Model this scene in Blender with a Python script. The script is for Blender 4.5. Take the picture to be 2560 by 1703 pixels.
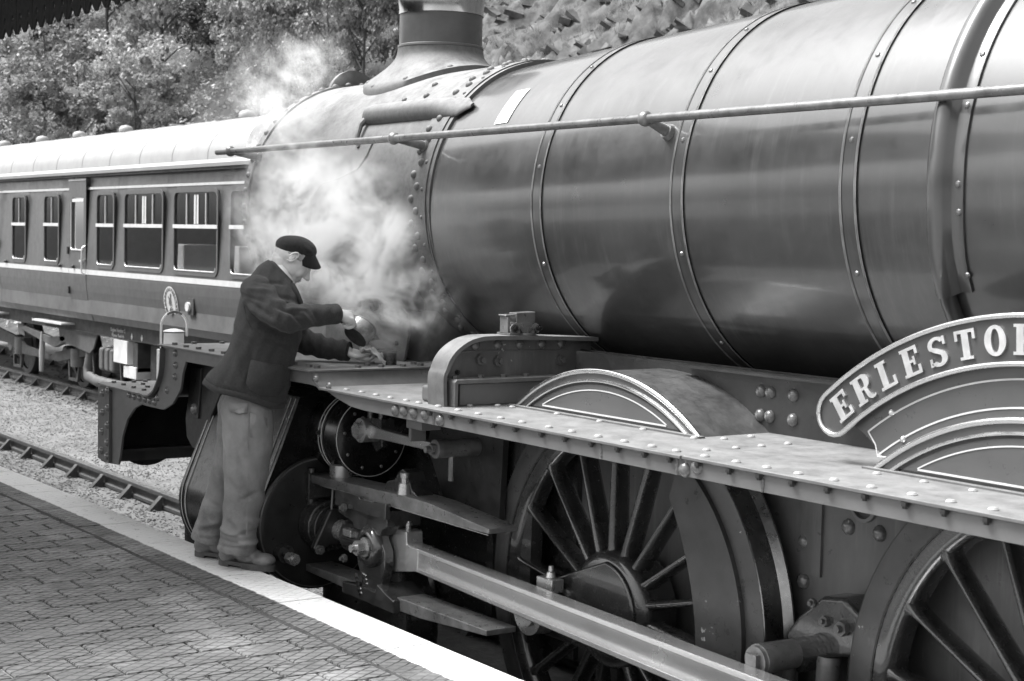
import bpy, bmesh, math, random
from math import sin, cos, pi, radians, sqrt, atan2, hypot
from mathutils import Vector, Matrix, noise as mnoise
import numpy as np
for o in list(bpy.data.objects): bpy.data.objects.remove(o)
SC = bpy.context.scene
COL = SC.collection
random.seed(7)

# ------------------------------------------------------------------ camera
CAM_Y, CAM_Z, YAW, PITCH, ROLL, FPX = -4.76959, 2.33104, 0.60284, 0.06288, 0.02220, 3993.476
fw = Vector((-cos(YAW)*cos(PITCH), sin(YAW)*cos(PITCH), -sin(PITCH)))
rt = fw.cross(Vector((0, 0, 1))).normalized(); up = rt.cross(fw)
rt2 = rt*cos(ROLL)+up*sin(ROLL); up2 = up*cos(ROLL)-rt*sin(ROLL)
cd = bpy.data.cameras.new('camera'); cam = bpy.data.objects.new('camera', cd); COL.objects.link(cam)
cam.matrix_world = Matrix(((rt2.x, up2.x, -fw.x, 0), (rt2.y, up2.y, -fw.y, CAM_Y), (rt2.z, up2.z, -fw.z, CAM_Z), (0, 0, 0, 1)))
cd.sensor_width = 36; cd.lens = FPX/2560*36; cd.clip_start = .05; cd.clip_end = 400
cd.dof.use_dof = True; cd.dof.focus_distance = 6.9; cd.dof.aperture_fstop = 8
SC.camera = cam

# ------------------------------------------------------------------ light
W = bpy.data.worlds.new('World'); SC.world = W; W.use_nodes = True
nt = W.node_tree; nt.nodes.clear()
SUN_EL, SUN_AZ = 60, 226      # azimuth counted from +X towards +Y
sky = nt.nodes.new('ShaderNodeTexSky'); sky.sky_type = 'NISHITA'; sky.sun_disc = False
sky.sun_elevation = radians(SUN_EL); sky.sun_rotation = radians(90-SUN_AZ); sky.dust_density = 4; sky.air_density = 1.5
bw = nt.nodes.new('ShaderNodeRGBToBW'); bg = nt.nodes.new('ShaderNodeBackground'); wo = nt.nodes.new('ShaderNodeOutputWorld')
nt.links.new(sky.outputs[0], bw.inputs[0]); nt.links.new(bw.outputs[0], bg.inputs[0]); nt.links.new(bg.outputs[0], wo.inputs[0])
bg.inputs[1].default_value = 0.075
sl = bpy.data.lights.new('sun', 'SUN'); sl.energy = 1.5; sl.angle = radians(32); sun = bpy.data.objects.new('sun', sl); COL.objects.link(sun)
sd = Vector((cos(radians(SUN_EL))*cos(radians(SUN_AZ)), cos(radians(SUN_EL))*sin(radians(SUN_AZ)), sin(radians(SUN_EL))))
sun.rotation_euler = sd.to_track_quat('Z', 'Y').to_euler()
SC.view_settings.view_transform = 'Standard'; SC.view_settings.look = 'None'; SC.view_settings.gamma = 1
SC.view_settings.use_curve_mapping = False; SC.view_settings.exposure = 2.3
SC.render.engine = 'CYCLES'
SC.cycles.volume_step_rate = 1.0; SC.cycles.volume_max_steps = 128; SC.cycles.volume_bounces = 4; SC.cycles.max_bounces = 8

# ------------------------------------------------------------------ materials
MATS = {}
def mat(name, c, rough=.5, metal=0., coat=0., nvar=.2, nscale=6., bump=0., bscale=80., rvar=.12, dust=0., dustc=.35, streak=0., chips=0., spec=.5, coatr=.08, stretch=None, blot=0., blotc=.3):
    m = bpy.data.materials.new(name); m.use_nodes = True; t = m.node_tree; N = t.nodes; L = t.links
    b = N['Principled BSDF']; MATS[name] = m
    tc = N.new('ShaderNodeTexCoord'); co = tc.outputs['Object']
    def noi(scale, detail=5, rough_=.6, vec=None):
        n = N.new('ShaderNodeTexNoise'); n.inputs['Scale'].default_value = scale; n.inputs['Detail'].default_value = detail; n.inputs['Roughness'].default_value = rough_
        L.new(vec or co, n.inputs['Vector']); return n.outputs['Fac']
    def rng(v, a, bb, lo, hi):
        r = N.new('ShaderNodeMapRange'); r.inputs[1].default_value = a; r.inputs[2].default_value = bb; r.inputs[3].default_value = lo; r.inputs[4].default_value = hi
        L.new(v, r.inputs[0]); return r.outputs[0]
    def mix(f, a, bb):
        x = N.new('ShaderNodeMix'); x.data_type = 'FLOAT'
        for i, s in ((0, f), (2, a), (3, bb)):
            if isinstance(s, (int, float)): x.inputs[i].default_value = s
            else: L.new(s, x.inputs[i])
        return x.outputs[0]
    def mul(a, bb):
        x = N.new('ShaderNodeMath'); x.operation = 'MULTIPLY'
        for i, s in ((0, a), (1, bb)):
            if isinstance(s, (int, float)): x.inputs[i].default_value = s
            else: L.new(s, x.inputs[i])
        return x.outputs[0]
    vec = None
    if stretch:
        mp = N.new('ShaderNodeMapping'); mp.inputs['Scale'].default_value = stretch; L.new(co, mp.inputs['Vector']); vec = mp.outputs[0]
    n1 = noi(nscale, 6, .65, vec)
    col = rng(n1, .3, .7, c*(1-nvar), c*(1+nvar))
    if streak:
        mp = N.new('ShaderNodeMapping'); mp.inputs['Scale'].default_value = (1, .25, .06); L.new(co, mp.inputs['Vector'])
        s = noi(28, 6, .7, mp.outputs[0]); s2 = noi(2.2, 4, .6)
        f = mul(rng(s, .5, .72, 0, 1), rng(s2, .42, .62, 0, streak))
        col = mix(f, col, c*4)
    if blot:
        f = rng(noi(3.3, 7, .75), .5, .62, 0, blot); col = mix(f, col, blotc)
    if chips:
        f = rng(noi(16, 4, .6), 1-chips, 1-chips+.015, 0, 1); col = mix(f, col, .32)
    if dust:
        g = N.new('ShaderNodeNewGeometry'); sx = N.new('ShaderNodeSeparateXYZ'); L.new(g.outputs['Normal'], sx.inputs[0])
        f = mul(rng(sx.outputs[2], .3, 1, 0, dust), rng(noi(9, 8, .75), .35, .62, .15, 1)); col = mix(f, col, dustc)
    cc = N.new('ShaderNodeCombineColor')
    for i in range(3): L.new(col, cc.inputs[i])
    L.new(cc.outputs[0], b.inputs['Base Color'])
    n2 = noi(nscale*2.3+1, 6, .7)
    r = rng(n2, .3, .7, max(.02, rough-rvar), min(1, rough+rvar))
    if dust: r = mix(f, r, .75)
    L.new(r, b.inputs['Roughness'])
    b.inputs['Metallic'].default_value = metal; b.inputs['Specular IOR Level'].default_value = spec
    b.inputs['Coat Weight'].default_value = coat; b.inputs['Coat Roughness'].default_value = coatr
    if bump:
        bp = N.new('ShaderNodeBump'); bp.inputs['Strength'].default_value = min(1, bump); bp.inputs['Distance'].default_value = .004*max(1, bump)
        L.new(noi(bscale, 5, .6), bp.inputs['Height']); L.new(bp.outputs[0], b.inputs['Normal'])
    return m
mat('boiler', .026, .40, coat=1., nvar=.45, nscale=1.7, streak=.38, rvar=.14, bump=.14, bscale=2.6, coatr=.13, spec=.9)
mat('smokebox', .075, .62, nvar=.25, nscale=30, dust=.9, dustc=.3, bump=.3, bscale=220, rvar=.1)
mat('chimney', .055, .45, nvar=.2, nscale=8, coat=.1, dust=.2)
mat('copper', .40, .2, metal=1, nvar=.25, nscale=3, rvar=.08, stretch=(3, 3, .3))
mat('black_gloss', .007, .25, coat=0, nvar=.5, nscale=10, rvar=.06, bump=.06, bscale=12, spec=.35)
mat('black_satin', .018, .38, nvar=.5, nscale=9, rvar=.14, bump=.15, bscale=60)
mat('black_oily', .018, .2, nvar=.6, nscale=22, rvar=.12, bump=2.2, bscale=70, coat=.8)
mat('black_wet', .035, .2, nvar=.5, nscale=12, rvar=.08, bump=.12, bscale=30, coat=1.)
mat('splasher_top', .045, .38, nvar=.35, nscale=9, rvar=.12, coat=.25, bump=.15, bscale=60, dust=.12)
mat('plate_ground', .05, .4, nvar=.2, nscale=9)
mat('rivet_bright', .32, .5, nvar=.2, nscale=30)
mat('rivet_gloss', .10, .25, nvar=.3, nscale=30, coat=.4)
mat('glazing_bar', .42, .4, metal=.3, nvar=.1)
mat('frame_grey', .085, .40, nvar=.4, nscale=3.5, rvar=.15, bump=.2, bscale=30, streak=.3, chips=.28, stretch=(1, 1, .3))
mat('footplate', .10, .55, nvar=.25, nscale=14, dust=.6, dustc=.27, bump=.25, bscale=160, rvar=.15)
mat('valance', .115, .42, nvar=.15, nscale=5, rvar=.1, chips=.24)
mat('green_paint', .075, .33, coat=.3, nvar=.1, nscale=4, rvar=.08, bump=.06, bscale=40, chips=.235)
mat('lining', .5, .45, nvar=.15)
mat('brass', .66, .25, metal=1, nvar=.08, nscale=6, rvar=.06)
mat('letter_brass', .75, .42, metal=1, nvar=.15, nscale=12, rvar=.1)
mat('band_edge', .26, .4, nvar=.25, nscale=12)
mat('steel', .42, .28, metal=.75, nvar=.15, nscale=5, rvar=.08, stretch=(.3, 1, 1))
mat('steel_dark', .17, .36, metal=.45, nvar=.4, nscale=12, rvar=.15, bump=.15, bscale=90)
mat('rod_steel', .50, .24, metal=.75, nvar=.08, nscale=3, rvar=.05, stretch=(.2, 1, 2))
mat('wheel_paint', .022, .22, coat=.9, nvar=.5, nscale=12, rvar=.12, bump=.5, bscale=120)
mat('tyre_paint', .052, .36, nvar=.3, nscale=6, rvar=.15, chips=.3)
mat('tread', .28, .3, metal=1, nvar=.3, nscale=8, rvar=.1)
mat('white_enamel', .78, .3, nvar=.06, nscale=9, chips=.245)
mat('rail_rust', .06, .65, nvar=.35, nscale=14, bump=.4, bscale=70)
mat('rail_head', .3, .35, metal=.9, nvar=.25, nscale=10)
mat('chair_iron', .055, .75, nvar=.4, nscale=20, bump=.6, bscale=60, dust=.4, dustc=.14)
mat('sleeper', .1, .85, nvar=.35, nscale=6, bump=.8, bscale=40, dust=.5, dustc=.2, stretch=(6, 1, 1))
mat('coach_paint', .07, .4, coat=.15, nvar=.12, nscale=3, rvar=.1, streak=.12)
mat('coach_roof', .27, .6, nvar=.09, nscale=2.5, stretch=(1, .4, 1))
mat('white_trim', .5, .5, nvar=.1, nscale=9)
mat('coach_under', .035, .7, nvar=.5, nscale=6, dust=.5, dustc=.11, bump=.3, bscale=40)
mat('coach_under_grey', .085, .7, nvar=.35, nscale=5, bump=.3, bscale=40, dust=.3)
mat('alu', .7, .35, metal=.6, nvar=.1)
mat('seat_cloth', .5, .8, nvar=.15, nscale=8)
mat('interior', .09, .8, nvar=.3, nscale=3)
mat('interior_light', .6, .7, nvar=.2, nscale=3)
mat('canopy_paint', .008, .75, nvar=.2, nscale=9)
mat('ballast', .14, .95, nvar=.35, nscale=3, bump=1.5, bscale=90)
mat('stone', .19, .95, nvar=.55, nscale=5)
mat('stone_dark', .13, .95, nvar=.5, nscale=5)
mat('brick_wall', .34, .85, nvar=.25, nscale=9, bump=.5)

# ------------------------------------------------------------------ mesh building
class MB:
    def __init__(s): s.v = []; s.f = []
    def add(s, vs, fs):
        n = len(s.v); s.v += [tuple(v) for v in vs]; s.f += [tuple(i+n for i in f) for f in fs]; return s
    def box(s, x0, x1, y0, y1, z0, z1):
        vs = [(x, y, z) for z in (z0, z1) for y in (y0, y1) for x in (x0, x1)]
        return s.add(vs, [(0, 2, 3, 1), (4, 5, 7, 6), (0, 1, 5, 4), (1, 3, 7, 5), (3, 2, 6, 7), (2, 0, 4, 6)])
    def prism(s, poly, ax, a, b):
        n = len(poly)
        def P(p, t):
            return (t, p[0], p[1]) if ax == 'x' else (p[0], t, p[1]) if ax == 'y' else (p[0], p[1], t)
        vs = [P(p, a) for p in poly]+[P(p, b) for p in poly]
        return s.add(vs, [tuple(range(n)), tuple(range(2*n-1, n-1, -1))]+[(i, i+n, (i+1) % n+n, (i+1) % n) for i in range(n)])
    def strip(s, A, B):      # quad strip between two polylines of equal length
        n = len(A); return s.add(list(A)+list(B), [(i, i+1, n+i+1, n+i) for i in range(n-1)])
    def band(s, path, dx, axis_w, thick_n):   # closed rectangular section along path (3D), width vector, per-point normal*thickness
        n = len(path); vs = []
        for p, nn in zip(path, thick_n):
            p = Vector(p); w = Vector(axis_w)*dx; t = Vector(nn)
            vs += [p, p+w, p+w+t, p+t]
        fs = [(4*i+j, 4*i+4+j, 4*i+4+(j+1) % 4, 4*i+(j+1) % 4) for i in range(n-1) for j in range(4)]
        fs += [(3, 2, 1, 0), (4*n-4, 4*n-3, 4*n-2, 4*n-1)]
        return s.add(vs, fs)
    def cyl(s, p0, p1, r0, r1=None, n=16, caps=True):
        r1 = r0 if r1 is None else r1
        p0 = Vector(p0); p1 = Vector(p1); d = (p1-p0).normalized(); a = d.orthogonal().normalized(); b = d.cross(a)
        vs = []
        for p, r in ((p0, r0), (p1, r1)):
            for i in range(n):
                t = 2*pi*i/n; vs.append(p+a*(r*cos(t))+b*(r*sin(t)))
        fs = [(i, (i+1) % n, (i+1) % n+n, i+n) for i in range(n)]
        if caps: fs += [tuple(range(n-1, -1, -1)), tuple(range(n, 2*n))]
        return s.add(vs, fs)
    def lathe(s, prof, p0, d, n=32, a0=0, a1=2*pi, cap=False):   # prof [(h, r)] along d
        p0 = Vector(p0); d = Vector(d).normalized(); a = Vector((0, 0, 1)) if abs(d.z) < .9 else Vector((1, 0, 0)); a = (a-d*a.dot(d)).normalized(); b = d.cross(a)
        full = abs(a1-a0-2*pi) < 1e-6; m = n if full else n+1
        vs = []
        for h, r in prof:
            for i in range(m):
                t = a0+(a1-a0)*i/n; vs.append(p0+d*h+a*(r*cos(t))+b*(r*sin(t)))
        fs = []
        for j in range(len(prof)-1):
            for i in range(m if full else m-1):
                k = (i+1) % m; fs.append((j*m+i, j*m+k, j*m+k+m, j*m+i+m))
        if cap: fs += [tuple(range(m-1, -1, -1)), tuple(range(len(prof)*m-m, len(prof)*m))]
        return s.add(vs, fs)
    def tube(s, path, r, n=10, caps=True):
        P = [Vector(p) for p in path]; rs = r if isinstance(r, (list, tuple)) else [r]*len(P)
        t0 = (P[1]-P[0]).normalized(); a = t0.orthogonal().normalized(); vs = []
        for i, p in enumerate(P):
            t = ((P[min(i+1, len(P)-1)]-P[max(i-1, 0)])).normalized(); a = (a-t*a.dot(t)).normalized(); b = t.cross(a)
            for k in range(n): vs.append(p+a*(rs[i]*cos(2*pi*k/n))+b*(rs[i]*sin(2*pi*k/n)))
        fs = [(i*n+k, i*n+(k+1) % n, (i+1)*n+(k+1) % n, (i+1)*n+k) for i in range(len(P)-1) for k in range(n)]
        if caps: fs += [tuple(range(n-1, -1, -1)), tuple(range(len(P)*n-n, len(P)*n))]
        return s.add(vs, fs)
    def dome(s, p, d, r, h, n=10, k=3):
        return s.lathe([(h*sin(pi/2*j/k), r*cos(pi/2*j/k) if j < k else .0008) for j in range(k+1)], p, d, n, cap=True)
    def hexa(s, p, d, r, h): return s.cyl(p, Vector(p)+Vector(d).normalized()*h, r, r, 6)
    def ball(s, c, r, n=12, k=8, sc=(1, 1, 1)):
        vs = [(c[0]+sc[0]*r*sin(pi*j/k)*cos(2*pi*i/n), c[1]+sc[1]*r*sin(pi*j/k)*sin(2*pi*i/n), c[2]+sc[2]*r*cos(pi*j/k)) for j in range(1, k) for i in range(n)]
        fs = [(j*n+i, (j+1)*n+i, (j+1)*n+(i+1) % n, j*n+(i+1) % n) for j in range(k-2) for i in range(n)]
        vs += [(c[0], c[1], c[2]+sc[2]*r), (c[0], c[1], c[2]-sc[2]*r)]; t = len(vs)-2
        fs += [(t, i, (i+1) % n) for i in range(n)]+[(t+1, (k-2)*n+(i+1) % n, (k-2)*n+i) for i in range(n)]
        return s.add(vs, fs)
    def mesh(s, name, m, sharp=38):
        me = bpy.data.meshes.new(name); me.from_pydata(s.v, [], s.f)
        ms = m if isinstance(m, (list, tuple)) else [m]
        for x in ms: me.materials.append(MATS[x] if isinstance(x, str) else x)
        bm = bmesh.new(); bm.from_mesh(me); bmesh.ops.recalc_face_normals(bm, faces=bm.faces); bm.to_mesh(me); bm.free()
        if sharp: me.shade_smooth(); me.set_sharp_from_angle(angle=radians(sharp))
        return me
    def build(s, name, m, parent=None, sharp=38, bevel=0, label=None):
        o = bpy.data.objects.new(name, s.mesh(name, m, sharp)); COL.objects.link(o); par(o, parent)
        if bevel:
            b = o.modifiers.new('bevel', 'BEVEL'); b.width = bevel; b.segments = 2; b.limit_method = 'ANGLE'; b.angle_limit = radians(40); b.harden_normals = True
        if label: o['label'] = label
        return o
def par(o, parent):
    if parent is not None:
        o.parent = parent; o.matrix_parent_inverse = wm(parent).inverted()
def wm(o):
    m = o.matrix_basis.copy()
    if o.parent: m = wm(o.parent) @ o.matrix_parent_inverse @ m
    return m
def thing(name, label, cat, loc=(0, 0, 0), group=None):
    o = bpy.data.objects.new(name, None); o.empty_display_size = .2; COL.objects.link(o); o.location = loc
    o['label'] = label; o['category'] = cat
    if group: o['group'] = group
    return o
def tag(o, label=None, cat=None, group=None, kind=None):
    if label: o['label'] = label
    if cat: o['category'] = cat
    if group: o['group'] = group
    if kind: o['kind'] = kind
    return o
_pm = {}
def piece(name, mesh, parent, loc, d=None, scale=None, rot=None):     # many alike pieces share one mesh
    o = bpy.data.objects.new(name, mesh); COL.objects.link(o)
    o.location = loc
    if d is not None: o.rotation_euler = Vector(d).to_track_quat('Z', 'Y').to_euler()
    if rot is not None: o.rotation_euler = rot
    if scale: o.scale = scale if isinstance(scale, (tuple, list)) else (scale,)*3
    par(o, parent); return o
def arc(cx, cz, r, a0, a1, n=24): return [(cx+r*cos(radians(a0+(a1-a0)*i/n)), cz+r*sin(radians(a0+(a1-a0)*i/n))) for i in range(n+1)]
def sm(x, a, b):
    t = min(1, max(0, (x-a)/(b-a))); return t*t*(3-2*t)
# ================================================================== LOCOMOTIVE
ZP, ZU, ZF = 1.640, 1.712, 1.412          # lower plate, raised plate, front plate heights
loco = thing('steam_locomotive', 'steam locomotive beside the platform with curved name plate over its splasher', 'locomotive', (-6, 0, 0))
BR, BRS, BZ, BZS = .77823, .026585, 2.51957, .025406
def bcone(x): return BR+BRS*(x+5), BZ+BZS*(x+5)
def bpt(x, th, dr=0.):          # point on the boiler, th degrees from -Y towards +Z
    r, z = bcone(x); r += dr; return Vector((x, -r*cos(radians(th)), z+r*sin(radians(th))))
def bn(th): return Vector((0, -cos(radians(th)), sin(radians(th))))
SBZ, SBR, SBX = 2.495, .742, -8.64
rivet_m = MB().dome((0, 0, 0), (0, 0, 1), .021, .017, 12, 3).mesh('rivet_small', 'smokebox')
rivet_b = MB().dome((0, 0, 0), (0, 0, 1), .023, .017, 14, 4).mesh('rivet_black', 'rivet_gloss')
rivet_p = MB().lathe([(0, .0165), (.004, .0165), (.0095, .011), (.0105, .0005)], (0, 0, 0), (0, 0, 1), 10).mesh('plate_rivet', 'rivet_bright')
rivet_s = MB().dome((0, 0, 0), (0, 0, 1), .007, .005, 8, 2).mesh('pin_head', 'steel_dark')
bolt_m = MB().hexa((0, 0, 0), (0, 0, 1), .017, .013).mesh('bolt_head', 'footplate')
bolt_b = MB().hexa((0, 0, 0), (0, 0, 1), .024, .02).cyl((0, 0, .02), (0, 0, .038), .012, n=10).mesh('bolt_black', 'frame_grey')
bolt_s = MB().hexa((0, 0, 0), (0, 0, 1), .014, .012).cyl((0, 0, .012), (0, 0, .02), .008, n=8).mesh('bolt_small', 'black_satin')

# boiler barrel
b = MB(); xs = np.linspace(-6.605, .6, 40); n = 128
vs = []; fs = []
for x in xs:
    r, z = bcone(x)
    for i in range(n): t = 2*pi*i/n; vs.append((x, r*cos(t), z+r*sin(t)))
for j in range(len(xs)-1):
    for i in range(n): k = (i+1) % n; fs.append((j*n+i, j*n+k, (j+1)*n+k, (j+1)*n+i))
fs += [tuple(range(n)), tuple((len(xs)-1)*n+i for i in range(n-1, -1, -1))]
boiler = b.add(vs, fs).build('boiler', 'boiler', loco)
def ring(xa, xb, dr, name, m, parent, nn=160, lip=.0):
    mb = MB(); vs = []; prof = [(xa, -.01), (xa, dr+lip), (xa+.006, dr+lip), (xa+.008, dr), (xb-.008, dr), (xb-.006, dr+lip), (xb, dr+lip), (xb, -.01)]
    for x, d in prof:
        r, z = bcone(x)
        for i in range(nn): t = 2*pi*i/nn; vs.append((x, (r+d)*cos(t), z+(r+d)*sin(t)))
    return mb.add(vs, [(j*nn+i, j*nn+(i+1) % nn, (j+1)*nn+(i+1) % nn, (j+1)*nn+i) for j in range(len(prof)-1) for i in range(nn)]).build(name, m, parent)
for xr in (-5.622, -4.66, -3.752, -2.2):
    bd = ring(xr-.072, xr, .004, 'boiler_band', 'boiler', loco)
    for s in (0, 1):
        ring(xr-.073+s*.069, xr-.069+s*.069, .0062, 'lining_edge', 'band_edge', bd)
    for th in (52, 34, 12, -20, -50, 88):
        piece('bolt', rivet_s, bd, bpt(xr-.036, th+3*sin(xr*9), .004), bn(th), 1.5)
ring(-6.612, -6.596, .006, 'joint_ring', 'boiler', boiler)
# white patch on the first ring of cladding
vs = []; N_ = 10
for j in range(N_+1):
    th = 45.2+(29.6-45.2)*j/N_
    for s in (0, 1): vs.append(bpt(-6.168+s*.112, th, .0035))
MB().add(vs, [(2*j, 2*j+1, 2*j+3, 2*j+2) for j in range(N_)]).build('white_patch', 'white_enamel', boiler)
# oval washout plate outline on top
pts = [bpt(-5.98+.06*cos(t), 76+2.6*sin(t), .004) for t in np.linspace(0, 2*pi, 25)]
MB().tube(pts, .004, 6, False).build('washout_cover_rim', 'black_satin', boiler)

# smokebox
b = MB().lathe([(0, .02), (0, SBR-.012), (.012, SBR), (2.06, SBR), (2.06, SBR-.03)], (SBX, 0, SBZ), (1, 0, 0), 128)
smb = b.build('smokebox', 'smokebox', loco)
MB().lathe([(-.02, SBR-.02), (-.02, SBR+.012), (.05, SBR+.012), (.05, SBR-.005)], (SBX, 0, SBZ), (1, 0, 0), 128).build('front_ring', 'smokebox', smb)
MB().lathe([(0, .62), (-.03, .6), (-.1, .4), (-.13, .2), (-.14, .001)], (SBX-.01, 0, SBZ), (1, 0, 0), 64).build('smokebox_door', 'smokebox', smb)
MB().lathe([(0, SBR-.002), (0, SBR+.007), (.16, SBR+.007), (.16, SBR-.002)], (-6.77, 0, SBZ), (1, 0, 0), 128).build('seam_strip', 'smokebox', smb)
def sbp(x, th, dr=0): return Vector((x, -(SBR+dr)*cos(radians(th)), SBZ+(SBR+dr)*sin(radians(th))))
for k in range(48):
    th = -72+k*4.62
    piece('rivet', rivet_m, smb, sbp(-6.692 if k % 2 else -6.738, th, .006), bn(th), 1.0)
for k in range(18):
    th = -60+k*10.4
    if th < 130: piece('rivet', rivet_m, smb, sbp(-6.645, th+3, .006), bn(th+3), .5)
for x, th in ((-7.04, 49), (-7.105, 57.6)): piece('rivet', rivet_m, smb, sbp(x, th), bn(th), .9)
for k in range(34):
    th = -70+k*7.0
    piece('rivet', rivet_m, smb, sbp(SBX+.015, th, .012), bn(th), .9)
# blast pipe cover: rounded capsule lying along the smokebox flank
vs = []
for i in range(25):
    u = i/24; x = -7.50+1.03*u; w = .062*min(1, (u/.05)**.5 if u < .05 else 1)*(1-sm(u, .9, 1.0)*.75); h = .055*min(1, (u/.05)**.5+.02 if u < .05 else 1)*(1-sm(u, .62, 1.0)*.8)
    for k in range(13):
        t = pi*k/12; th = 39.5+(w*cos(t)/SBR)*57.3
        vs.append(sbp(x, th, .003+h*sin(t)))
cov = MB().add(vs, [(i*13+k, i*13+k+1, (i+1)*13+k+1, (i+1)*13+k) for i in range(24) for k in range(12)]+[tuple(range(13)), tuple(range(24*13+12, 24*13-1, -1))]).build('pipe_cover', 'smokebox', smb, 50)
piece('rivet', rivet_m, cov, sbp(-7.18, 45.5, .02), bn(45), .8)
MB().tube([sbp(-7.44, 36, .02), sbp(-7.44, 33, .03), sbp(-7.42, 27, .02), sbp(-7.40, 24, 0)], [.02, .016, .012, .012], 8).build('drain_pipe', 'smokebox', cov)
# raised door patch outline on smokebox side (pipe run)
P = [sbp(-7.26, 28, .004), sbp(-7.27, 20, .004), sbp(-7.33, 14.5, .004), sbp(-7.5, 11, .004), sbp(-7.68, 9, .004), sbp(-7.80, 3, .004), sbp(-7.84, -8, .004), sbp(-7.83, -22, .004), sbp(-7.70, -34, .004), sbp(-7.5, -46, .004)]
MB().tube(P, .006, 6).build('pipe_run', 'smokebox', smb)
# visor shaped lip and number board at the smokebox front
vs = []
for i in range(15):
    th = 24+27*i/14; wd = .13*sin(pi*(i+.8)/15.5)**.7
    for x, d in ((SBX-.03, .0), (SBX-.03-wd, .035), (SBX-.03-wd, .02), (SBX-.03, -.02)): vs.append(sbp(x, th, d))
MB().add(vs, [(4*i+j, 4*i+(j+1) % 4, 4*i+4+(j+1) % 4, 4*i+4+j) for i in range(14) for j in range(4)]+[(0, 3, 2, 1), (56, 57, 58, 59)]).build('door_rim', 'black_satin', smb)
MB().prism([(y, z) for y, z in arc(-.02, 3.17, .17, -15, 195, 22)], 'x', SBX-.05, SBX-.02).build('lamp_bracket', 'smokebox', smb)

# chimney
CX, CR = -7.70, .232
ch = MB()
vs = []; nn = 72; J = 14
for j in range(J+1):
    t = j/J
    for i in range(nn):
        a = 2*pi*i/nn; e = (1-t)
        rr = CR+.008+(.185*(e**3.0))
        rx, ry = rr*cos(a)*(1+.04*e), rr*sin(a)
        zs = SBZ+sqrt(max(.01, (SBR+.004)**2-ry*ry)); z = zs+.025+(3.395-zs-.025)*(t**1.0)*1.0
        vs.append((CX+rx, ry, z))
for i in range(nn):      # skirt
    x, y, z = vs[i]; vs_ = (x, y, SBZ+sqrt(max(.01, SBR**2-y*y))-.01)
    ch.v.append(vs_)
base_n = nn
ch.v += vs
ch.f += [(i, (i+1) % nn, nn+(i+1) % nn, nn+i) for i in range(nn)]
ch.f += [(nn+j*nn+i, nn+j*nn+(i+1) % nn, nn+(j+1)*nn+(i+1) % nn, nn+(j+1)*nn+i) for j in range(J) for i in range(nn)]
chim = ch.build('chimney', 'smokebox', loco, 50)
MB().lathe([(3.385, CR+.004), (3.39, CR+.011), (3.4, CR+.009), (3.405, CR+.001), (3.573, CR), (3.578, CR-.02)], (CX, 0, 0), (0, 0, 1), 96).build('chimney_barrel', 'chimney', chim)
MB().lathe([(3.572, CR-.01), (3.572, CR+.006), (3.60, CR+.004), (3.66, CR+.012), (3.70, CR+.03), (3.74, CR+.055), (3.78, CR+.062), (3.80, CR+.04), (3.80, CR-.03), (3.6, CR-.04)], (CX, 0, 0), (0, 0, 1), 96).build('copper_cap', 'copper', chim)
for a in (205, 235, 262, 300, 335, 20):
    rr = .395; x, y = CX+rr*cos(radians(a))*1.04, rr*sin(radians(a)); z = SBZ+sqrt(SBR**2-y*y)+.03
    piece('rivet', rivet_m, chim, (x, y, z), (0, y, z-SBZ), .9)

# top feed pipe cover on the rear ring

vs = []; M_ = 34
sec = [(-.052, 0), (-.050, .018), (-.036, .045), (-.014, .056), (.008, .054), (.024, .034), (.034, .010), (.038, .006), (.078, .006), (.079, 0)]
for i in range(M_+1):
    th = 110+(-26-110)*i/M_
    for dx, d in sec: vs.append(bpt(-3.368+dx-.018*sm(-th, 0, 26), th, d+.002))
k = len(sec)
tfc = MB().add(vs, [(i*k+j, i*k+j+1, (i+1)*k+j+1, (i+1)*k+j) for i in range(M_) for j in range(k-1)]+[tuple(range(k)), tuple(range(M_*k+k-1, M_*k-1, -1))]).build('feed_pipe_cover', 'boiler', loco, 50)
for th in (62, 44, 27, 15, -2, -8, -22): piece('bolt', rivet_s, tfc, bpt(-3.368+.058, th, .007), bn(th), 1.7)
P = [bpt(-3.40, th, -.02+.04) for th in (-22, -28, -34, -44, -56)]
MB().tube(P, .028, 14).build('feed_pipe', 'boiler', tfc)

# long handrail
HY, HZ = -.868, 2.806
hr = MB().cyl((SBX-.12, HY, HZ), (.6, HY, HZ), .0175, n=14)
hr.ball((SBX-.12, HY, HZ), .0175, 10, 6)
hand = hr.build('handrail', 'steel_dark', loco)
for x in (SBX+.06, -6.71, -4.80, -2.7):
    base = bpt(x, 17.5 if x > -6 else 22, 0) if x > -6.6 else sbp(x, 22.5, 0)
    d = (Vector((x, HY, HZ))-base).normalized(); p = Vector((x, HY, HZ))
    MB().ball(p, .031, 14, 8).cyl(p, base, .016, .024, 12).cyl(base-d*.01, base+d*.02, .036, .03, 14).build('handrail_pillar', 'steel_dark', hand)

# ---- running plates
def plate(x0, x1, y0, y1, z, t=.012, name='running_plate', m='footplate', bev=.003):
    return MB().box(x0, x1, y0, y1, z-t, z).build(name, m, loco, bevel=bev)
rp = plate(-6.49, -3.955, -1.372, -.60, ZP)
plate(-3.95, .6, -1.37, -.60, ZP+.001)
plate(-6.49, .6, .60, 1.37, ZP, name='far_running_plate')
up_ = plate(-8.385, -6.555, -1.385, 1.385, ZU, .011, 'raised_running_plate')
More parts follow.
